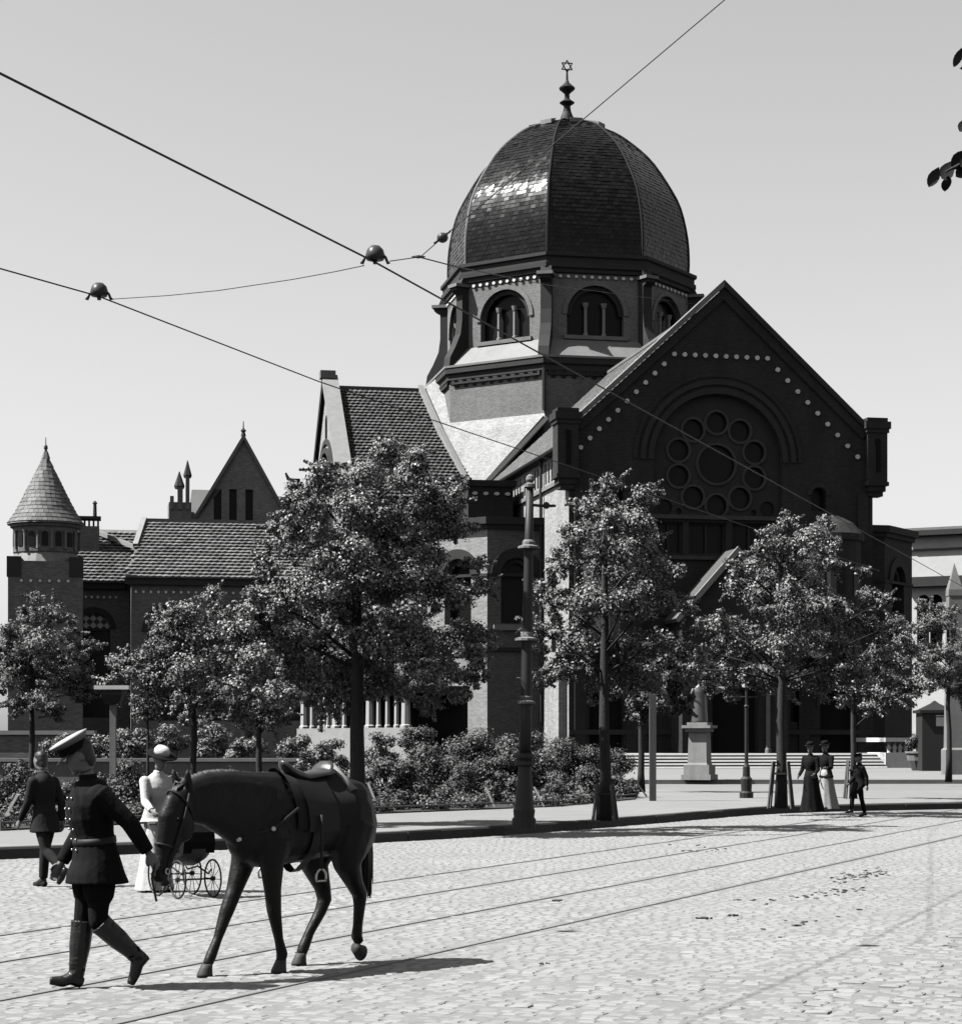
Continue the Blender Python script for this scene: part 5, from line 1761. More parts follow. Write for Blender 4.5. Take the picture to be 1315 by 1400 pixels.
k8 = 8.2 / FPX
for x0, y0, x1, y1, W in ((1283, 228, 1269, 256, 17), (1305, 218, 1287, 245, 22), (1296, 240, 1291, 262, 15), (1322, 204, 1302, 232, 24), (1330, 222, 1306, 242, 22), (1335, 205, 1312, 228, 20), (1325, 160, 1311, 180, 16), (1316, 64, 1303, 92, 12), (1332, 62, 1311, 70, 9), (1345, 230, 1325, 252, 22), (1360, 150, 1335, 170, 22)):
    a, b_ = bl(x0, y0, 8.2 + rng.uniform(-.1, .1)), bl(x1, y1, 8.2 + rng.uniform(-.1, .1))
    d = b_ - a
    w = Vector((d.z, rng.uniform(-.2, .2) * d.length, -d.x))
    m_ = big_leaf(a, d, w, d.length, W * k8)
    m_.build('leaf', LM, bt, smooth=True, fix=False)
up = [(bl(1400 + rng.uniform(-30, 160), rng.uniform(-150, 260), 8.4 + rng.uniform(-.5, .6)), 0.16) for q in range(22)]
link('crown', leaves_mesh('crown', up, 160, 0.10, LM), bt)

# ------------------------------------------------------------------ overhead tram wires
def wire(name, label, pts, r, group=None):
    m_ = MB()
    m_.tube(pts, r, 6)
    o = m_.build(name, M_WIRE)
    tag(o, label, 'wire', group)
    return o


w1p = [at(0, 100, 12.74), at(510, 357, 17.7), at(832, 535, 24.4)]
e0 = w1p[0] + (w1p[0] - w1p[1]) * 0.9
e1 = w1p[2] + (w1p[2] - w1p[1]) * 6.0
wire('trolley_wire', 'thicker trolley wire running from upper corner down past the dome', [e0] + w1p + [e1], 0.0085, 'tram contact wires')
w2p = [at(0, 367, 18.0), at(135, 405, 19.1), at(437, 522, 23.7), at(700, 611, 28.9)]
e0 = w2p[0] + (w2p[0] - w2p[1]) * 5
e1 = w2p[3] + (w2p[3] - w2p[2]) * 4.0
wire('trolley_wire', 'lower trolley wire meeting the transept gable top', [e0] + w2p + [e1], 0.007, 'tram contact wires')
wire('span_wire', 'thin sagging span wire between the two black insulators', [at(152, 409, 19.1), at(230, 404, 18.8), at(300, 397, 18.5), at(400, 382, 18.1), at(460, 371, 17.9), at(498, 363, 17.7)], 0.0045, 'thin span wires')
wire('span_wire', 'short thin wire joining the upper insulator to the black ball insulator', [at(533, 357, 17.7), at(575, 351, 17.65), at(600, 329, 17.6)], 0.005, 'thin span wires')
wire('span_wire', 'thin wire rising from the ball insulator across the dome to the top edge', [at(607, 323, 17.6), at(795, 165, 16.8), at(990, 0, 16), at(1130, -110, 15.4)], 0.0045, 'thin span wires')
wire('span_wire', 'thin wire slanting over the drum window toward the dome corner', [at(575, 352, 17.65), at(625, 365, 19), at(745, 389, 40), at(946, 415, 158)], 0.006, 'thin span wires')


def hanger(p, label):
    t = thing('wire_hanger', label, 'insulator', p, 0, 'bell shaped wire insulators')
    m_ = MB(); m_.lathe([(0.075, -0.02), (0.085, 0.02), (0.07, 0.07), (0.04, 0.1), (0.01, 0.105)], 12); m_.build('bell', M_PORCEL, t, smooth=True)
    for s_ in (-1, 1):
        m_ = MB(); m_.tube([(s_ * 0.05, 0, 0.04), (s_ * 0.09, 0, 0.0), (s_ * 0.11, 0, -0.05), (s_ * 0.125, 0, -0.04)], 0.014, 6); m_.build('hook', M_PORCEL, t, smooth=True)
    m_ = MB(); m_.tube([(0, 0, -0.055), (0, 0, -0.0)], 0.02, 6); m_.build('clamp', M_PORCEL, t)
    return t


hanger(at(513, 357, 17.7) + Vector((0, 0, 0.03)), 'black bell insulator on the thicker trolley wire near the dome')
hanger(at(136, 405, 19.1) + Vector((0, 0, 0.02)), 'black bell insulator on the lower trolley wire over open sky')
m_ = MB(); p = at(605, 325, 17.6); m_.ball((0, 0, 0), (0.05, 0.05, 0.045), 10, 8); m_.tube([(-0.075, 0, -0.05), (0.07, 0, 0.06)], 0.012, 6)
o = fuse(m_, 'ball_insulator', M_PORCEL, None, 0.006, 2)
o.location = p
tag(o, 'small black ball insulator close to the dome edge', 'insulator')
m_ = MB(); p = at(572, 351, 17.65); m_.loft([(Vector((-0.06, 0, 0)), (0, 0, .004), (0, .004, 0)), (Vector((0, 0, 0)), (0, 0, .016), (0, .016, 0)), (Vector((0.06, 0, 0)), (0, 0, .004), (0, .004, 0))], 8)
o = m_.build('wire_junction', M_PORCEL)
o.location = p
tag(o, 'small spindle junction where the thin wires fork', 'junction')
# ------------------------------------------------------------------ people
def rotm(axis, ang):
    return Matrix.Rotation(ang, 3, axis)


def person(label, loc, heading, H=1.72, pose=None, outfit=None, female=False, detail=False, group=None, cat='person', name='person'):
    """standing or walking figure; local x is forward, y is the left hand side, z up"""
    P = dict(legL=(15, 8), legR=(-15, 20), armL=(10, 8, 25), armR=(-10, 8, 25), lean=3, head=(0, 5), toeL=0, toeR=0)
    P.update(pose or {})
    O = dict(coat=M_SUIT, legs=M_SUIT, shoes=M_BOOT, skirt=None, hat=None, hair='short', coat_len=0.16, skirt_len=0.9)
    O.update(outfit or {})
    S = H / 1.75
    t = thing(name, label, cat, loc, heading, group)
    V = Vector

    def leg(side, hip, knee, toe):
        h = V((0, side * 0.09, 0.90))
        a = RAD(hip)
        k = h + V((math.sin(a), 0, -math.cos(a))) * 0.43
        b_ = RAD(hip - knee)
        an = k + V((math.sin(b_), side * -0.01, -math.cos(b_))) * 0.41
        fa = b_ * 0.55 + RAD(toe)
        f1 = an + V((0.10 * math.cos(fa) + 0.04 * math.sin(fa), 0, 0.10 * math.sin(fa) - 0.055 * math.cos(fa)))
        f2 = an + V((0.19 * math.cos(fa) + 0.05 * math.sin(fa), side * 0.015, 0.19 * math.sin(fa) - 0.062 * math.cos(fa)))
        hl = an + V((-0.05 * math.cos(fa) + 0.04 * math.sin(fa), 0, -0.05 * math.sin(fa) - 0.05 * math.cos(fa)))
        return [h, k, an, hl, f1, f2]

    LL_, LR_ = leg(1, *P['legL'], P['toeL']), leg(-1, *P['legR'], P['toeR'])
    drop = min(p.z for p in LL_ + LR_) - 0.025
    lean = RAD(P['lean'])
    RL = rotm('Y', lean)

    def up(p):
        """upper body point, leaned about the hips and dropped to the ground"""
        q = V(p) - V((0, 0, 0.92))
        return (RL @ q) + V((0, 0, 0.92 - drop))

    LL_ = [p - V((0, 0, drop)) for p in LL_]
    LR_ = [p - V((0, 0, drop)) for p in LR_]

    def arm(side, sh, ab, el):
        s0 = V((0.0, side * 0.185, 1.40))
        a, b_ = RAD(sh), RAD(ab)
        d = V((math.sin(a) * math.cos(b_), side * math.sin(b_), -math.cos(a) * math.cos(b_)))
        e = s0 + d * 0.30
        a2 = RAD(sh + el)
        d2 = V((math.sin(a2) * math.cos(b_ * 0.4), side * math.sin(b_ * 0.4), -math.cos(a2) * math.cos(b_ * 0.4)))
        w = e + d2 * 0.26
        return [up(s0), up(e), up(w)], (RL @ d2)

    AL, dL = arm(1, *P['armL'])
    AR, dR = arm(-1, *P['armR'])
    yaw, pit = P['head']
    RH = RL @ rotm('Z', RAD(yaw)) @ rotm('Y', RAD(pit))
    hc = up((0.02, 0, 1.56))

    def hp(p):
        return hc + RH @ V(p)

    def A(v):
        return RL @ V(v)

    wsc = 0.88 if female else 1.0
    TOR = [(0.86, .155, .105, 0), (0.92, .165, .12, 0), (1.02, .145 * wsc, .105, 0.0), (1.10, .135 * wsc, .10, 0.005), (1.22, .158 * wsc, .118, 0.015), (1.32, .172 * wsc, .12, 0.012), (1.40, .165 * wsc, .098, 0.0), (1.45, .11, .075, -0.005), (1.49, .062, .058, 0.0), (1.56, .052, .056, 0.012)]

    def torso(mb, g=0.0, z0=0.86, z1=1.60):
        mb.loft([(up((xo, 0, z)), A((0, hw + g, 0)), A((hd + g, 0, 0))) for z, hw, hd, xo in TOR if z0 <= z <= z1], 16)

    # body: one continuous figure from head to foot
    mb = MB()
    torso(mb, -0.012)
    mb.loft([(hp((-0.01, 0, 0.0)), RH @ V((0, .055, 0)), RH @ V((.06, 0, 0))), (hp((0.02, 0, 0.035)), RH @ V((0, .056, 0)), RH @ V((.078, 0, 0))), (hp((0.015, 0, 0.085)), RH @ V((0, .068, 0)), RH @ V((.092, 0, 0))),
             (hp((0.0, 0, 0.14)), RH @ V((0, .075, 0)), RH @ V((.098, 0, 0))), (hp((-0.01, 0, 0.185)), RH @ V((0, .072, 0)), RH @ V((.092, 0, 0))), (hp((-0.012, 0, 0.22)), RH @ V((0, .055, 0)), RH @ V((.07, 0, 0))), (hp((-0.012, 0, 0.238)), RH @ V((0, .02, 0)), RH @ V((.03, 0, 0)))], 16)
    mb.loft([(hp((0.09, 0, 0.125)), RH @ V((0, .008, 0)), RH @ V((.012, 0, 0))), (hp((0.104, 0, 0.10)), RH @ V((0, .012, 0)), RH @ V((.016, 0, 0))), (hp((0.112, 0, 0.082)), RH @ V((0, .016, 0)), RH @ V((.016, 0, 0))), (hp((0.095, 0, 0.07)), RH @ V((0, .012, 0)), RH @ V((.012, 0, 0)))], 8)
    mb.ball(hp((0.088, 0, 0.045)), (.016, .024, .009), 8, 5, RH)
    mb.ball(hp((0.08, 0, 0.012)), (.022, .026, .018), 8, 5, RH)
    for s_ in (-1, 1):
        mb.ball(hp((0.082, s_ * 0.032, 0.118)), (.014, .016, .012), 8, 5, RH)
        mb.ball(hp((0.082, s_ * 0.03, 0.14)), (.014, .026, .008), 8, 5, RH)
        mb.ball(hp((-0.005, s_ * 0.076, 0.105)), (.022, .010, .032), 8, 5, RH)
    for Lg in (LL_, LR_):
        mb.tube([Lg[0], Lg[0].lerp(Lg[1], .5), Lg[1]], [.08, .068, .05], 12)
        mb.tube([Lg[1], Lg[1].lerp(Lg[2], .35), Lg[2]], [.05, .052, .034], 12)
        mb.ball(Lg[1], .05)
        mb.tube([Lg[3], Lg[2].lerp(Lg[4], .4), Lg[4], Lg[5]], [.036, .044, .036, .024], 10)
    for side, Ar, d2 in ((1, AL, dL), (-1, AR, dR)):
        mb.tube(Ar[:2], [.05, .041], 10)
        mb.ball(Ar[0], .052)
        mb.ball(Ar[1], .041)
        mb.tube([Ar[1], Ar[1].lerp(Ar[2], .4), Ar[2]], [.041, .038, .026], 10)
        # hand: palm, four unequal curled fingers, thumb from the side of the palm
        w = Ar[2]
        d = d2.normalized()
        lat = V((0, side, 0)) - d * d.y * side
        lat.normalize()
        fw = d.cross(lat) * (1 if side > 0 else -1)      # towards the back of the thumb side
        if fw.dot(RL @ V((1, 0, 0.3))) < 0:
            fw = -fw
        inn = -lat
        pc = w + d * 0.085
        mb.loft([(w, fw * .026, lat * .02), (w + d * .04, fw * .036, lat * .016), (w + d * .09, fw * .04, lat * .014)], 10)
        for q, (off, ln) in enumerate(((.03, .072), (.011, .08), (-.009, .075), (-.028, .058))):
            b0 = w + d * .075 + fw * off
            p1 = b0 + d * ln * .5 + inn * ln * .12
            p2 = p1 + d * ln * .28 + inn * ln * .3
            p3 = p2 + d * ln * .05 + inn * ln * .3
            mb.tube([b0, p1, p2, p3], [.0095, .009, .0082, .007], 8)
        b0 = w + d * .025 + fw * .026
        mb.tube([b0, b0 + d * .03 + fw * .022 + inn * .008, b0 + d * .06 + fw * .026 + inn * .02], [.012, .0105, .0085], 8)
    vx = 0.0065 if detail else 0.013
    if S != 1.0:
        mb.v = [tuple(V(p) * S) for p in mb.v]
    fuse(mb, 'body', M_SKIN, t, vx, 2)

    def cloth(mb, name, m, voxel=0.012, sm=5):
        mb.v = [tuple(V(p) * S) for p in mb.v]
        return fuse(mb, name, m, t, voxel, sm)

    # jacket or coat with sleeves
    mb = MB()
    torso(mb, 0.045 if O.get('wide') else 0.022, 0.86, 1.50)
    cl = O['coat_len']
    wq = 1.16 if O.get('wide') else 1.0
    hipc = up((0, 0, 0.92))
    fl = O.get('flare', 0.03)
    mb.loft([(up((0, 0, 1.04)), A((0, .162 * wq, 0)), A((.125 * wq, 0, 0))), (up((0, 0, 0.92)), A((0, .19 * wq, 0)), A((.145 * wq, 0, 0))), (up((0, 0, 0.92)) + V((0.0, 0, -cl * .6)), V((0, .19 * wq + fl * .5, 0)), V((.15 * wq + fl, 0, 0))), (up((0, 0, 0.92)) + V((-0.01, 0, -cl)), V((0, .195 * wq + fl * .7, 0)), V((.155 * wq + fl * 1.5, 0, 0)))], 18)
    for Ar in (AL, AR):
        mb.ball(Ar[0] + V((0, 0, -0.01)), .074)
        mb.ball(Ar[1], .058)
        mb.tube([Ar[0], Ar[0].lerp(Ar[1], .5), Ar[1]], [.072 * wq, .062 * wq, .056 * wq], 12)
        mb.tube([Ar[1], Ar[1].lerp(Ar[2], .5), Ar[1].lerp(Ar[2], .97)], [.056 * wq, .051 * wq, .043 * wq], 12)
    mb.loft([(up((0, 0, 1.46)), A((0, .075, 0)), A((.072, 0, 0))), (up((0.005, 0, 1.50)), A((0, .066, 0)), A((.068, 0, 0))), (up((0.01, 0, 1.535)), A((0, .064, 0)), A((.067, 0, 0)))], 14)
    coat = cloth(mb, O.get('coat_name', 'jacket'), O['coat'], 0.009 if detail else 0.014)
    if O.get('buttons'):
        for k in range(6):
            z = 1.0 + 0.075 * k
            hd = np.interp(z, [q[0] for q in TOR], [q[2] + q[3] for q in TOR])
            for yy in (-0.045, 0.045):
                m_ = MB()
                m_.ball(up((hd + (0.049 if O.get('wide') else 0.026), yy, z)) * S, 0.009 * S, 8, 6)
                m_.build('button', M_BRASS, coat, smooth=True)
        m_ = MB()
        m_.loft([(up((0, 0, 1.03)) * S, A((0, .195, 0)) * S, A((.155, 0, 0)) * S), (up((0, 0, 1.075)) * S, A((0, .192, 0)) * S, A((.153, 0, 0)) * S)], 20)
        m_.build('belt', M_LEATHER, coat, smooth=True)
    if O['skirt']:
        mb = MB()
        n, rows = 48, []
        top = up((0, 0, 1.06))
        for i, f in enumerate((0, .12, .3, .55, .8, 1.0)):
            z = top.z * (1 - f) + 0.03 * f
            r = (.145, .185, .215, .25, .30, .35)[i] * O.get('skirt_w', 1.0)
            rows.append((z, r, top.x * (1 - f) + O.get('sweep', -0.04) * f))
        base = len(mb.v)
        for i, (z, r, xo) in enumerate(rows):
            for k in range(n):
                a = 2 * PI * k / n
                rr = r * (1 + (0.05 * math.sin(a * 9 + 0.6) + 0.03 * math.sin(a * 5)) * (i / 5))
                mb.v.append((xo + rr * math.cos(a) * 0.95, rr * math.sin(a) * 0.9, z))
        for i in range(5):
            for k in range(n):
                k2 = (k + 1) % n
                mb.f.append((base + i * n + k, base + i * n + k2, base + (i + 1) * n + k2, base + (i + 1) * n + k))
        mb.f.append(tuple(range(base, base + n)))
        mb.v = [tuple(V(p) * S) for p in mb.v]
        mb.build('skirt', O['skirt'], t, smooth=True)
    else:
        mb = MB()
        for Lg in (LL_, LR_):
            mb.ball(Lg[0], .1)
            mb.ball(Lg[1], .068)
            mb.tube([Lg[0], Lg[0].lerp(Lg[1], .5), Lg[1]], [.098, .088, .068], 12)
            mb.tube([Lg[1], Lg[1].lerp(Lg[2], .4), Lg[1].lerp(Lg[2], .93)], [.068, .068, .06], 12)
        mb.loft([(up((0, 0, 1.0)), A((0, .15, 0)), A((.115, 0, 0))), (up((0, 0, .9)), A((0, .168, 0)), A((.128, 0, 0))), (up((0, 0, .84)), A((0, .14, 0)), A((.1, 0, 0)))], 16)
        if O.get('wide'):      # riding breeches, full at the thigh
            for Lg in (LL_, LR_):
                mb.ball(Lg[0].lerp(Lg[1], .42), (.125, .10, .17))
        cloth(mb, 'trousers', O['legs'], 0.009 if detail else 0.013)
    for Lg in (LL_, LR_):
        mb = MB()
        mb.tube([Lg[3] + V((0, 0, .0)), Lg[2].lerp(Lg[4], .4), Lg[4], Lg[5]], [.042, .052, .044, .03], 10)
        mb.ball(Lg[2], .05)
        if O.get('tall_boots'):
            mb.tube([Lg[2], Lg[2].lerp(Lg[1], .25), Lg[2].lerp(Lg[1], .5), Lg[2].lerp(Lg[1], .85), Lg[2].lerp(Lg[1], .97)], [.056, .064, .078, .082, .088], 12)
            for q in range(4):
                c = Lg[2].lerp(Lg[1], .05 + .09 * q) + V((rng.uniform(-.006, .012), 0, 0))
                mb.ball(c, (.066 + .003 * q, .064 + .003 * q, .03), 10, 7, rotm('Y', rng.uniform(-.5, .5)))
        cloth(mb, 'boot' if O.get('tall_boots') else 'shoe', O['shoes'], 0.009, 3)
    # hair and hat
    mb = MB()
    if not female:
        mb.loft([(hp((-0.055, 0, 0.02)), RH @ V((0, .05, 0)), RH @ V((.03, 0, 0))), (hp((-0.06, 0, 0.07)), RH @ V((0, .066, 0)), RH @ V((.05, 0, 0)))], 12)
    mb.loft([(hp((-0.045, 0, 0.06)), RH @ V((0, .062, 0)), RH @ V((.055, 0, 0))), (hp((-0.035, 0, 0.12)), RH @ V((0, .08, 0)), RH @ V((.075, 0, 0))), (hp((-0.018, 0, 0.18)), RH @ V((0, .08, 0)), RH @ V((.098, 0, 0))), (hp((-0.016, 0, 0.225)), RH @ V((0, .062, 0)), RH @ V((.078, 0, 0))), (hp((-0.016, 0, 0.248)), RH @ V((0, .025, 0)), RH @ V((.035, 0, 0)))], 14)
    if female:
        mb.ball(hp((-0.09, 0, 0.11)), (.06, .06, .055), 10, 7, RH)
        mb.ball(hp((-0.02, 0, 0.2)), (.11, .1, .06), 10, 7, RH)
    cloth(mb, 'hair', M_HAIR, 0.009, 3)
    hat = O['hat']
    if hat == 'officer':
        mb = MB()
        RC_ = RH @ rotm('Y', RAD(9))
        hq = lambda p: hc + RC_ @ V(p) + RH @ V((0, 0, 0.02))
        mb.loft([(hq((0, 0, .14)), RC_ @ V((0, .092, 0)), RC_ @ V((.112, 0, 0))), (hq((0, 0, .195)), RC_ @ V((0, .094, 0)), RC_ @ V((.114, 0, 0)))], 24)
        band = cloth(mb, 'cap_band', M_COAT, 0.007, 1)
        mb = MB()
        mb.loft([(hq((0, 0, .196)), RC_ @ V((0, .095, 0)), RC_ @ V((.115, 0, 0))), (hq((0.005, 0, .235)), RC_ @ V((0, .135, 0)), RC_ @ V((.155, 0, 0))), (hq((0.0, 0, .246)), RC_ @ V((0, .132, 0)), RC_ @ V((.152, 0, 0))), (hq((-0.0, 0, .254)), RC_ @ V((0, .09, 0)), RC_ @ V((.10, 0, 0))), (hq((-0.0, 0, .256)), RC_ @ V((0, .02, 0)), RC_ @ V((.02, 0, 0)))], 24)
        mb.v = [tuple(V(p) * S) for p in mb.v]
        mb.build('cap_top', M_CAP, t, smooth=True)
        mb = MB()
        pts = []
        for k in range(13):
            a = -1.15 + 2.3 * k / 12
            pts.append((hq((0.108 * math.cos(a), .09 * math.sin(a), .148)), hq((0.108 * math.cos(a) + .055 * math.cos(a * .8) ** 2 * (1 - abs(a) / 1.3), .092 * math.sin(a), .148 - .03 * (1 - abs(a) / 1.3)))))
        vs = [p for q in pts for p in q]
        mb.add([V(p) * S for p in vs] + [V(p) * S + V((0, 0, -.006)) for p in vs], [(2 * k, 2 * k + 2, 2 * k + 3, 2 * k + 1) for k in range(12)] + [(26 + 2 * k, 26 + 2 * k + 1, 26 + 2 * k + 3, 26 + 2 * k + 2) for k in range(12)] + [(2 * k + 1, 2 * k + 3, 26 + 2 * k + 3, 26 + 2 * k + 1) for k in range(12)])
        mb.build('visor', M_BOOT, t, smooth=True)
    elif hat == 'cap':
        mb = MB()
        mb.loft([(hp((0, 0, .16)), RH @ V((0, .085, 0)), RH @ V((.105, 0, 0))), (hp((0.01, 0, .21)), RH @ V((0, .105, 0)), RH @ V((.125, 0, 0))), (hp((0, 0, .245)), RH @ V((0, .08, 0)), RH @ V((.095, 0, 0)))], 16)
        mb.loft([(hp((.08, 0, .165)), RH @ V((0, .07, 0)), RH @ V((.07, 0, 0.0))), (hp((.085, 0, .172)), RH @ V((0, .06, 0)), RH @ V((.06, 0, 0)))], 12)
        cloth(mb, 'cap', O['coat'], 0.01, 2)
    elif hat in ('sun', 'dark'):
        mb = MB()
        br = .2 if hat == 'sun' else .15
        mb.loft([(hp((0, 0, .185)), RH @ V((0, br, 0)), RH @ V((br * 1.05, 0, 0))), (hp((0, 0, .197)), RH @ V((0, br * .98, 0)), RH @ V((br, 0, 0))), (hp((-.01, 0, .2)), RH @ V((0, .09, 0)), RH @ V((.105, 0, 0)))], 20)
        mb.v = [tuple(V(p) * S) for p in mb.v]
        mb.build('hat_brim', M_COAT, t, smooth=True)
        mb = MB()
        mb.loft([(hp((-.01, 0, .19)), RH @ V((0, .098, 0)), RH @ V((.112, 0, 0))), (hp((-.01, 0, .25)), RH @ V((0, .1, 0)), RH @ V((.112, 0, 0))), (hp((-.01, 0, .29)), RH @ V((0, .07, 0)), RH @ V((.085, 0, 0))), (hp((-.01, 0, .298)), RH @ V((0, .02, 0)), RH @ V((.03, 0, 0)))], 18)
        mb.v = [tuple(V(p) * S) for p in mb.v]
        mb.build('hat_crown', M_DRESS if hat == 'sun' else M_COAT, t, smooth=True)
    info = dict(AL=[p * S for p in AL], AR=[p * S for p in AR], hc=hc * S, dL=dL, dR=dR)
    return t, info


def heading_of(x, y):
    return math.atan2(y, x)


# officer leading the horse
OH = heading_of(-0.87, -0.49)
off, oi = person('officer in white topped peaked cap, dark coat and tall boots leading the saddled horse', (-2.87, 15.28, 0), OH, 1.80,
                 dict(legL=(2, 50), legR=(9, 2), armL=(-38, 18, 12), armR=(6, 8, 30), lean=5, head=(-14, 16), toeL=-30, toeR=6),
                 dict(coat=M_COAT, legs=M_COAT, shoes=M_BOOT, hat='officer', coat_len=0.18, flare=0.035, tall_boots=True, buttons=True, coat_name='frock_coat', wide=True), detail=True)

# young man walking away behind the officer
g = ground(62, 1213)
person('bareheaded youth in dark jacket walking behind the officer', g, heading_of(-0.75, 0.55), 1.66,
       dict(legL=(-16, 38), legR=(14, 10), armL=(14, 8, 20), armR=(-16, 8, 20), lean=4, head=(0, 8), toeL=-20), dict(coat=M_SUIT, legs=M_SUIT, coat_len=0.2))

# woman in white with a perambulator
g = ground(214, 1219)
WH = heading_of(0.55, -0.83)
wom, wi = person('woman in white dress and sun hat pushing a perambulator', g, WH, 1.66,
                 dict(legL=(8, 6), legR=(-8, 10), armL=(28, 8, 45), armR=(28, 8, 45), lean=6, head=(8, 16)),
                 dict(coat=M_DRESS, skirt=M_DRESS, hat='sun', coat_len=0.06, skirt_w=0.78, coat_name='blouse'), female=True)

# two women and a boy on the kerb of the square
g = ground(1108, 1110.5, PZ)
person('woman in long black dress and dark hat at the kerb beside the tree', g, heading_of(-0.55, -0.8), 1.52,
       dict(legL=(6, 4), legR=(-6, 6), armL=(6, 8, 60), armR=(8, 8, 40), lean=2, head=(10, 4)),
       dict(coat=M_COAT, skirt=M_COAT, hat='dark', coat_len=0.08, skirt_w=1.05, coat_name='bodice', sweep=-0.1), female=True)
g = ground(1129, 1107, PZ)
person('woman in dark blouse and pale striped skirt close to the woman in black', g, heading_of(-0.6, -0.7), 1.54,
       dict(legL=(6, 4), legR=(-6, 6), armL=(20, 8, 70), armR=(10, 8, 70), lean=3, head=(-8, 6)),
       dict(coat=M_COAT, skirt=M_GSKIRT, hat='dark', coat_len=0.08, skirt_w=0.95, coat_name='blouse', sweep=-0.12), female=True)
g = ground(1176, 1117, 0.0)
person('boy in dark suit striding along the kerb past the two women', g, heading_of(-0.95, -0.25), 1.46,
       dict(legL=(44, 40), legR=(-10, 4), armL=(-20, 4, 20), armR=(16, 4, 30), lean=3, head=(-5, 3), toeL=-6),
       dict(coat=M_COAT, legs=M_COAT, hat='cap', coat_len=0.05, flare=0.0))

# perambulator ------------------------------------------------
pf = Vector((math.cos(WH), math.sin(WH), 0))
gp = ground(214, 1219) + pf * 0.9 + Vector((-0.04, 0, 0))
pram = thing('perambulator', 'dark perambulator on spoked wheels with a long handle pushed by the woman', 'perambulator', (gp.x, gp.y, 0), WH)
pram.scale = (0.84, 0.84, 0.84)
m_ = MB()
n = 12
secs = []
for x, w, h in ((-0.42, 0.12, 0.10), (-0.36, 0.2, 0.17), (-0.1, 0.23, 0.22), (0.2, 0.23, 0.22), (0.4, 0.2, 0.17), (0.46, 0.1, 0.1)):
    secs.append(((x, 0, 0.66 + 0.02 * (x > 0.3)), (0, w, 0), (0, 0, h)))
m_.loft(secs, 14)
body = m_.build('carriage_body', M_BOOT, pram, smooth=True)
m_ = MB()
for k in range(5):
    a0 = RAD(95 - 24 * k)
    a1 = RAD(95 - 24 * (k + 1))
    p = lambda a, y, r: (0.12 + r * math.cos(a), y, 0.78 + r * math.sin(a))
    q = [p(a0, -.24, .36), p(a0, .24, .36), p(a1, .24, .36), p(a1, -.24, .36)]
    m_.add(q + [(0.12, -.24, .78), (0.12, .24, .78)], [(0, 1, 2, 3), (0, 3, 4), (1, 5, 2)])
m_.build('hood', M_COAT, pram)
for x, r in ((-0.33, 0.30), (0.34, 0.26)):
    for y in (-0.27, 0.27):
        m_ = MB()
        pts = [(x + r * math.cos(2 * PI * k / 24), y, r + 0.005 + r * math.sin(2 * PI * k / 24)) for k in range(25)]
        m_.tube(pts, 0.014, 6, False)
        wh = m_.build('wheel', M_IRON, pram, smooth=True)
        m_ = MB()
        for k in range(10):
            a = 2 * PI * k / 10
            m_.tube([(x, y, r), (x + r * math.cos(a), y, r + r * math.sin(a))], 0.0055, 4)
        m_.lathe([(0.03, -0.03), (0.03, 0.03)], 8)
        for i in range(len(m_.v) - 16, len(m_.v)):
            v = m_.v[i]
            m_.v[i] = (x + v[0], y + v[2], r + v[1])
        m_.build('spokes', M_IRON, wh).__setitem__('kind', 'stuff')
    m_ = MB(); m_.tube([(x, -0.28, r), (x, 0.28, r)], 0.014, 6); m_.build('axle', M_IRON, pram)
for y in (-0.2, 0.2):
    m_ = MB(); m_.tube([(-0.42, y, 0.42), (-0.33, y, 0.36), (0.0, y, 0.42), (0.34, y, 0.33), (0.44, y, 0.4)], 0.013, 6); m_.build('spring', M_IRON, pram)
    m_ = MB(); m_.tube([(-0.36, y, 0.62), (-0.62, y, 0.86), (-0.78, y, 1.0)], 0.013, 6); m_.build('handle_arm', M_IRON, pram)
m_ = MB(); m_.tube([(-0.78, -0.21, 1.0), (-0.78, 0.21, 1.0)], 0.017, 8); m_.build('handle_bar', M_WOODP, pram)

# ------------------------------------------------------------------ horse
HF = Vector((-0.65, -0.76, 0)).normalized()
HORG = Vector((-1.44, 16.66, 0))
HA = math.atan2(HF.y, HF.x)
horse = thing('horse', 'dark saddled horse walking with lowered head behind the officer', 'horse', HORG, HA)
HS = 0.95
horse.scale = (HS, HS, HS)
mb = MB()
Vv = Vector
TR = [(-0.70, 1.30, .10, .09), (-0.65, 1.28, .22, .18), (-0.54, 1.285, .31, .265), (-0.39, 1.285, .335, .29), (-0.20, 1.255, .318, .27), (0.0, 1.235, .325, .275), (0.25, 1.245, .35, .275), (0.45, 1.26, .39, .245), (0.60, 1.24, .35, .215), (0.74, 1.20, .26, .18), (0.82, 1.17, .14, .10)]
mb.loft([((x, 0, z), (0, hw, 0), (0, 0, hh)) for x, z, hh, hw in TR], 22)
# withers
mb.loft([((0.22, 0, 1.50), (0, .12, 0), (0, 0, .10)), ((0.42, 0, 1.56), (0, .08, 0), (0, 0, .13)), ((0.6, 0, 1.52), (0, .10, 0), (0, 0, .14))], 12)
# croup and tail root
mb.ball((-0.44, 0.12, 1.42), (.24, .16, .19)); mb.ball((-0.44, -0.12, 1.42), (.24, .16, .19))
# neck
NK = [((0.44, 0, 1.30), .40, .22), ((0.66, 0, 1.36), .34, .185), ((0.90, 0, 1.43), .275, .15), ((1.13, 0, 1.465), .215, .12), ((1.32, 0, 1.45), .165, .095)]
secs = []
for i, (c, hh, hw) in enumerate(NK):
    d = (Vv(NK[min(i + 1, 4)][0]) - Vv(NK[max(i - 1, 0)][0])).normalized()
    u = Vv((-d.z, 0, d.x))
    secs.append((c, Vv((0, hw, 0)), u * hh))
mb.loft(secs, 18)
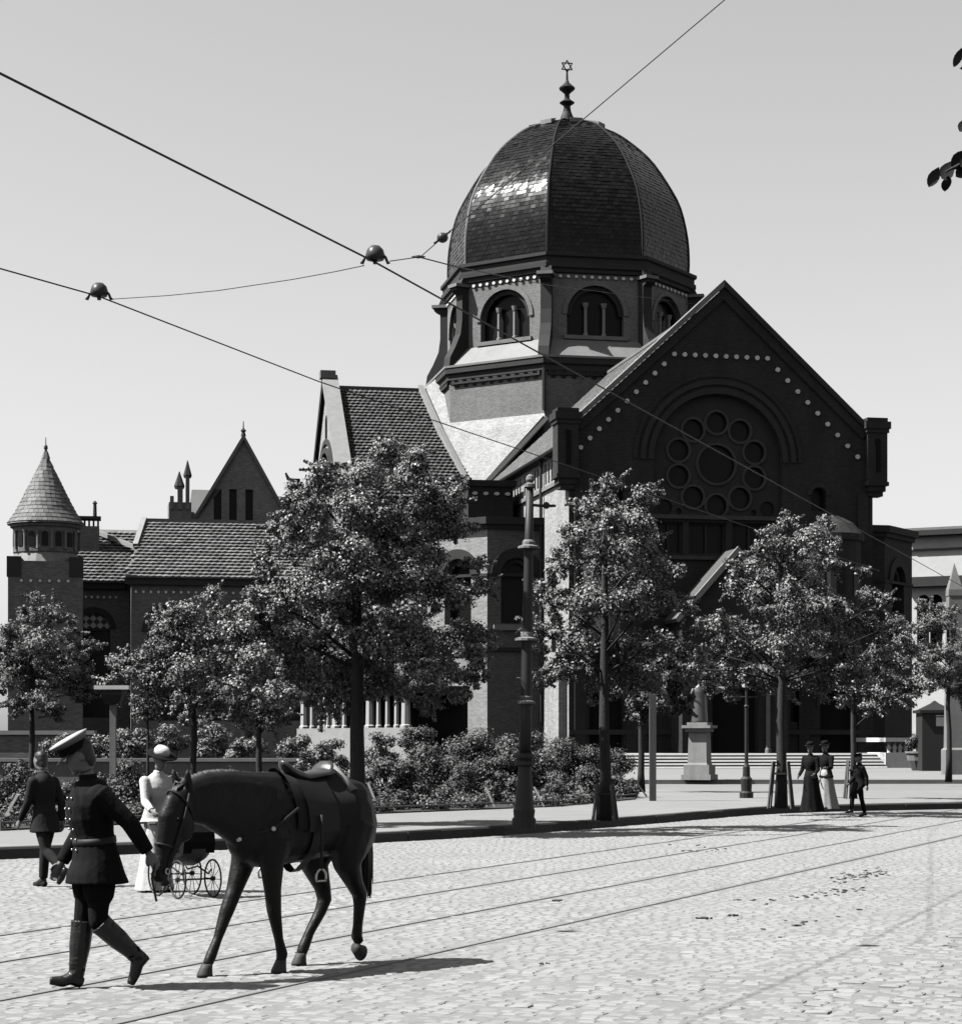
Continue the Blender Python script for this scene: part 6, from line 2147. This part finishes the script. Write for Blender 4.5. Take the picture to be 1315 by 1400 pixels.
# head: poll, cheek, nasal bone, muzzle
HD = [((1.31, 0, 1.495), .11, .085), ((1.40, 0, 1.420), .15, .095), ((1.445, 0, 1.300), .165, .10), ((1.50, 0, 1.150), .125, .08), ((1.55, 0, 1.020), .088, .062), ((1.585, 0, 0.920), .08, .060), ((1.605, 0, 0.855), .072, .058), ((1.61, 0, 0.815), .045, .04)]
secs = []
for i, (c, hh, hw) in enumerate(HD):
    d = (Vv(HD[min(i + 1, 7)][0]) - Vv(HD[max(i - 1, 0)][0])).normalized()
    u = Vv((-d.z, 0, d.x))
    secs.append((c, Vv((0, hw, 0)), u * hh))
mb.loft(secs, 18)
for s_ in (-1, 1):
    mb.tube([(1.33, s_ * .055, 1.550), (1.37, s_ * .075, 1.620), (1.385, s_ * .085, 1.685), (1.385, s_ * .088, 1.720)], [.034, .036, .024, .006], 8)
    mb.ball((1.475, s_ * .082, 1.320), (.03, .022, .026))       # brow and eye
    mb.ball((1.635, s_ * .045, 0.875), (.022, .02, .026))       # nostril wing
    mb.ball((1.39, s_ * .06, 1.250), (.10, .045, .12))          # cheek
mb.ball((1.55, 0, .805), (.045, .045, .03))
# legs
LEGS = {
    'RF': [((0.50, -.16, 1.12), .15), ((0.56, -.155, .92), .105), ((0.66, -.15, .70), .072), ((0.755, -.145, .52), .062), ((0.77, -.145, .49), .058), ((0.86, -.14, .30), .040), ((0.935, -.14, .16), .048), ((0.975, -.14, .09), .042)],
    'LF': [((0.50, .16, 1.12), .15), ((0.52, .15, .92), .105), ((0.50, .14, .70), .074), ((0.475, .13, .53), .064), ((0.465, .13, .48), .058), ((0.41, .12, .28), .040), ((0.365, .115, .15), .050), ((0.385, .115, .09), .044)],
    'RH': [((-0.42, -.15, 1.22), .22), ((-0.33, -.17, 1.0), .18), ((-0.30, -.17, .84), .12), ((-0.39, -.165, .66), .075), ((-0.41, -.16, .55), .066), ((-0.36, -.16, .45), .054), ((-0.24, -.17, .28), .044), ((-0.17, -.175, .15), .052), ((-0.14, -.175, .09), .046)],
    'LH': [((-0.44, .15, 1.22), .22), ((-0.36, .17, 1.0), .18), ((-0.36, .17, .86), .12), ((-0.47, .15, .70), .078), ((-0.545, .14, .60), .068), ((-0.545, .135, .50), .054), ((-0.54, .12, .34), .044), ((-0.53, .115, .235), .052), ((-0.565, .115, .18), .044)],
}
for k, L in LEGS.items():
    mb.tube([p for p, _ in L], [r for _, r in L], 12)
    mb.ball(L[0][0], (L[0][1] * 1.15, L[0][1] * .85, L[0][1] * 1.5))
fuse(mb, 'body', M_HORSE, horse, 0.013, 5)
for k, (c, pit) in {'RF': ((1.0, -.14, .0), 0), 'LF': ((0.405, .115, .0), 0), 'RH': ((-0.115, -.175, .0), 0), 'LH': ((-0.595, .115, .085), 70)}.items():
    m_ = MB()
    Rm = rotm('Y', RAD(pit))
    prof = [(.066, 0, 0.0), (.062, .0, .025), (.05, -.015, .075), (.044, -.025, .105)]
    m_.loft([(Vv(c) + Rm @ Vv((dx, 0, z)), Rm @ Vv((r * 1.08, 0, 0)), Rm @ Vv((0, r, 0))) for r, dx, z in prof], 14)
    m_.build('hoof', M_HOOF, horse, smooth=True)
# eyes
for s_ in (-1, 1):
    m_ = MB(); m_.ball((1.488, s_ * .097, 1.317), (.016, .010, .016)); m_.build('eye', M_GLASS, horse, smooth=True)
# mane and tail as strands over a core
m_ = MB()
for k in range(46):
    f = k / 45
    c = Vv((0.55, 0, 1.66)).lerp(Vv((1.0, 0, 1.70)), min(1, f * 1.8)).lerp(Vv((1.36, 0, 1.605)), max(0, f * 1.8 - 0.8)) if f > .45 else Vv((0.55, 0, 1.66)).lerp(Vv((1.0, 0, 1.70)), f * 1.8)
    for q in range(2):
        o_ = rng.uniform(-.02, .02)
        L_ = rng.uniform(.16, .26)
        m_.tube([c + Vv((o_, 0, -.02)), c + Vv((o_ + .01, -.05, .012)), c + Vv((o_ + .02, -.11, -L_ * .45)), c + Vv((o_ + .03, -.125 - rng.uniform(0, .02), -L_))], [.012, .013, .01, .003], 5)
for q in range(7):
    c = Vv((1.37, rng.uniform(-.03, .03), 1.59))
    m_.tube([c, c + Vv((.07, 0, -.03)), c + Vv((.10, rng.uniform(-.02, .02), -.16))], [.012, .011, .003], 5)
o = m_.build('mane', M_MANE, horse, smooth=True)
m_ = MB()
m_.tube([(-0.66, 0, 1.42), (-0.74, 0, 1.36), (-0.765, 0, 1.18), (-0.76, 0, .95)], [.05, .055, .06, .03], 8)
for q in range(60):
    a = rng.uniform(0, 2 * PI)
    r = rng.uniform(.02, .06)
    e = Vv((-0.755 + 1.2 * r * math.cos(a), 1.2 * r * math.sin(a), rng.uniform(.55, .75)))
    m_.tube([(-0.72, r * .4 * math.sin(a), 1.38), (-0.76 + r * math.cos(a) * .7, r * math.sin(a) * .7, 1.18), (-0.76 + r * math.cos(a), r * math.sin(a), .95), e], [.016, .018, .014, .004], 5)
m_.build('tail', M_MANE, horse, smooth=True)


def head_ring(i, f, g=.006, n=20):
    """band round the head between stations i and i+1"""
    (c0, h0, w0), (c1, h1, w1) = HD[i], HD[i + 1]
    c = Vv(c0).lerp(Vv(c1), f)
    d = (Vv(c1) - Vv(c0)).normalized()
    u = Vv((-d.z, 0, d.x))
    h, w = h0 + (h1 - h0) * f + g, w0 + (w1 - w0) * f + g
    return [c + Vv((0, w * math.cos(2 * PI * k / n), 0)) + u * h * math.sin(2 * PI * k / n) for k in range(n + 1)]


br = MB(); br.tube(head_ring(3, .5), .011, 6, False)
bridle = br.build('bridle', M_LEATHER, horse, smooth=True)
m_ = MB(); m_.tube(head_ring(0, .9, .008), .011, 6, False); m_.build('browband', M_LEATHER, bridle, smooth=True)
for s_ in (-1, 1):
    m_ = MB(); m_.tube([(1.37, s_ * .09, 1.52), (1.44, s_ * .115, 1.34), (1.51, s_ * .09, 1.12), (1.575, s_ * .072, .92)], .010, 6); m_.build('cheek_strap', M_LEATHER, bridle, smooth=True)
    m_ = MB(); m_.tube([(1.585 + .022 * math.cos(2 * PI * k / 10), s_ * .075, (.905) + .022 * math.sin(2 * PI * k / 10)) for k in range(11)], .006, 6, False); m_.build('bit_ring', M_BRASS, bridle, smooth=True)
# rein from the bit to the officer's hand
Hm = Matrix.Translation(HORG) @ Matrix.Rotation(HA, 4, 'Z') @ Matrix.Scale(HS, 4)
Om = Matrix.Translation(Vector((-2.87, 15.28, 0))) @ Matrix.Rotation(OH, 4, 'Z')
hand = Om @ (oi['AL'][2] + oi['dL'].normalized() * 0.09)
hl = Hm.inverted() @ hand
bit = Vv((1.585, -.075, .885))
mid = (hl + bit) / 2 + Vv((0, 0, -0.06))
m_ = MB(); m_.tube([bit, mid, hl, hl + Vv((0.03, 0, -0.12)), hl + Vv((0.0, 0.02, -0.3))], .009, 6); m_.build('rein', M_LEATHER, bridle, smooth=True)
# breast strap with pale fittings
m_ = MB()
m_.tube([(0.34, .285, 1.38), (0.58, .25, 1.22), (0.80, .12, 1.14), (0.845, 0, 1.13), (0.80, -.12, 1.14), (0.58, -.25, 1.22), (0.34, -.285, 1.38)], .014, 6)
bs = m_.build('breast_strap', M_LEATHER, horse, smooth=True)
m_ = MB(); m_.ball((0.82, .08, 1.135), .028, 8, 6); m_.build('buckle', M_BRASS, bs, smooth=True)
m_ = MB(); m_.ball((0.60, .255, 1.215), .024, 8, 6); m_.build('buckle', M_BRASS, bs, smooth=True)

# saddle with cloth, flaps, girth and stirrups (rests on the horse)
sad = thing('saddle', 'pale topped riding saddle with folded cloth and stirrups on the dark horse', 'saddle', HORG, HA)
sad.scale = (HS, HS, HS)


def trunk_at(x):
    xs = [q[0] for q in TR]
    return [np.interp(x, xs, [q[i] for q in TR]) for i in (1, 2, 3)]


def drape(x0, x1, a0, a1, g, nx=8, na=16):
    m_ = MB()
    o = 0
    for i in range(nx + 1):
        x = x0 + (x1 - x0) * i / nx
        z, hh, hw = trunk_at(x)
        for k in range(na + 1):
            a = RAD(a0 + (a1 - a0) * k / na)
            lift = max(0, 0.05 * math.sin(a) ** 8) + 0.012 * math.sin(7 * a + 3 * x)
            if x > 0.2:
                lift += 0.06 * math.sin(a) ** 6 * (x - 0.2) / 0.3
            m_.v.append((x, (hw + g) * math.cos(a), z + (hh + g + lift) * math.sin(a)))
    for i in range(nx):
        for k in range(na):
            q = i * (na + 1) + k
            m_.f.append((q, q + 1, q + na + 2, q + na + 1))
    return m_


drape(-0.36, 0.34, -8, 188, .022).build('saddle_cloth', M_BLANKET, sad, smooth=True)
ms = MB()
ms.loft([((-0.24, 0, 1.665), (0, .15, 0), (0, 0, .035)), ((-0.14, 0, 1.655), (0, .14, 0), (0, 0, .04)), ((0.02, 0, 1.63), (0, .10, 0), (0, 0, .045)), ((0.16, 0, 1.675), (0, .09, 0), (0, 0, .05)), ((0.24, 0, 1.735), (0, .07, 0), (0, 0, .04)), ((0.27, 0, 1.76), (0, .03, 0), (0, 0, .02))], 14)
ms.loft([((-0.20, 0, 1.67), (0, .14, 0), (.03, 0, .0)), ((-0.25, 0, 1.73), (0, .12, 0), (.03, 0, .01)), ((-0.28, 0, 1.765), (0, .07, 0), (.02, 0, .01))], 12)
fuse(ms, 'seat', M_SADDLE, sad, 0.012, 4)
M_FLAP = mat('flap_leather', 0.008, rough=0.6, spec=0.15)
for s_, (a0, a1) in ((1, (-10, 62)), (-1, (118, 190))):
    drape(-0.12, 0.24, a0, a1, .045, 6, 8).build('flap', M_FLAP, sad, smooth=True)
    z, hh, hw = trunk_at(0.1)
    m_ = MB(); m_.tube([(0.12, s_ * (hw + .06), 1.32), (0.13, s_ * (hw + .075), 1.1), (0.14, s_ * (hw + .075), .86)], .013, 6); sl_ = m_.build('stirrup_leather', M_LEATHER, sad, smooth=True)
    m_ = MB(); m_.tube([(0.14 + .06 * math.cos(RAD(a)), s_ * (hw + .075), .80 + .065 * math.sin(RAD(a))) for a in range(-30, 211, 24)] + [(0.14 - .055, s_ * (hw + .075), .765), (0.14 + .055, s_ * (hw + .075), .765)], .010, 6); m_.build('stirrup', M_BRASS, sl_, smooth=True)
m_ = drape(0.06, 0.16, -195, 15, .018, 2, 20)
m_.build('girth', M_LEATHER, sad, smooth=True)
m_ = MB()
m_.tube([(-0.38, -.22, 1.50), (-0.35, 0, 1.70), (-0.38, .22, 1.50)], .05, 8)
ro = m_.build('rolled_blanket', M_WOODP, sad, smooth=True)
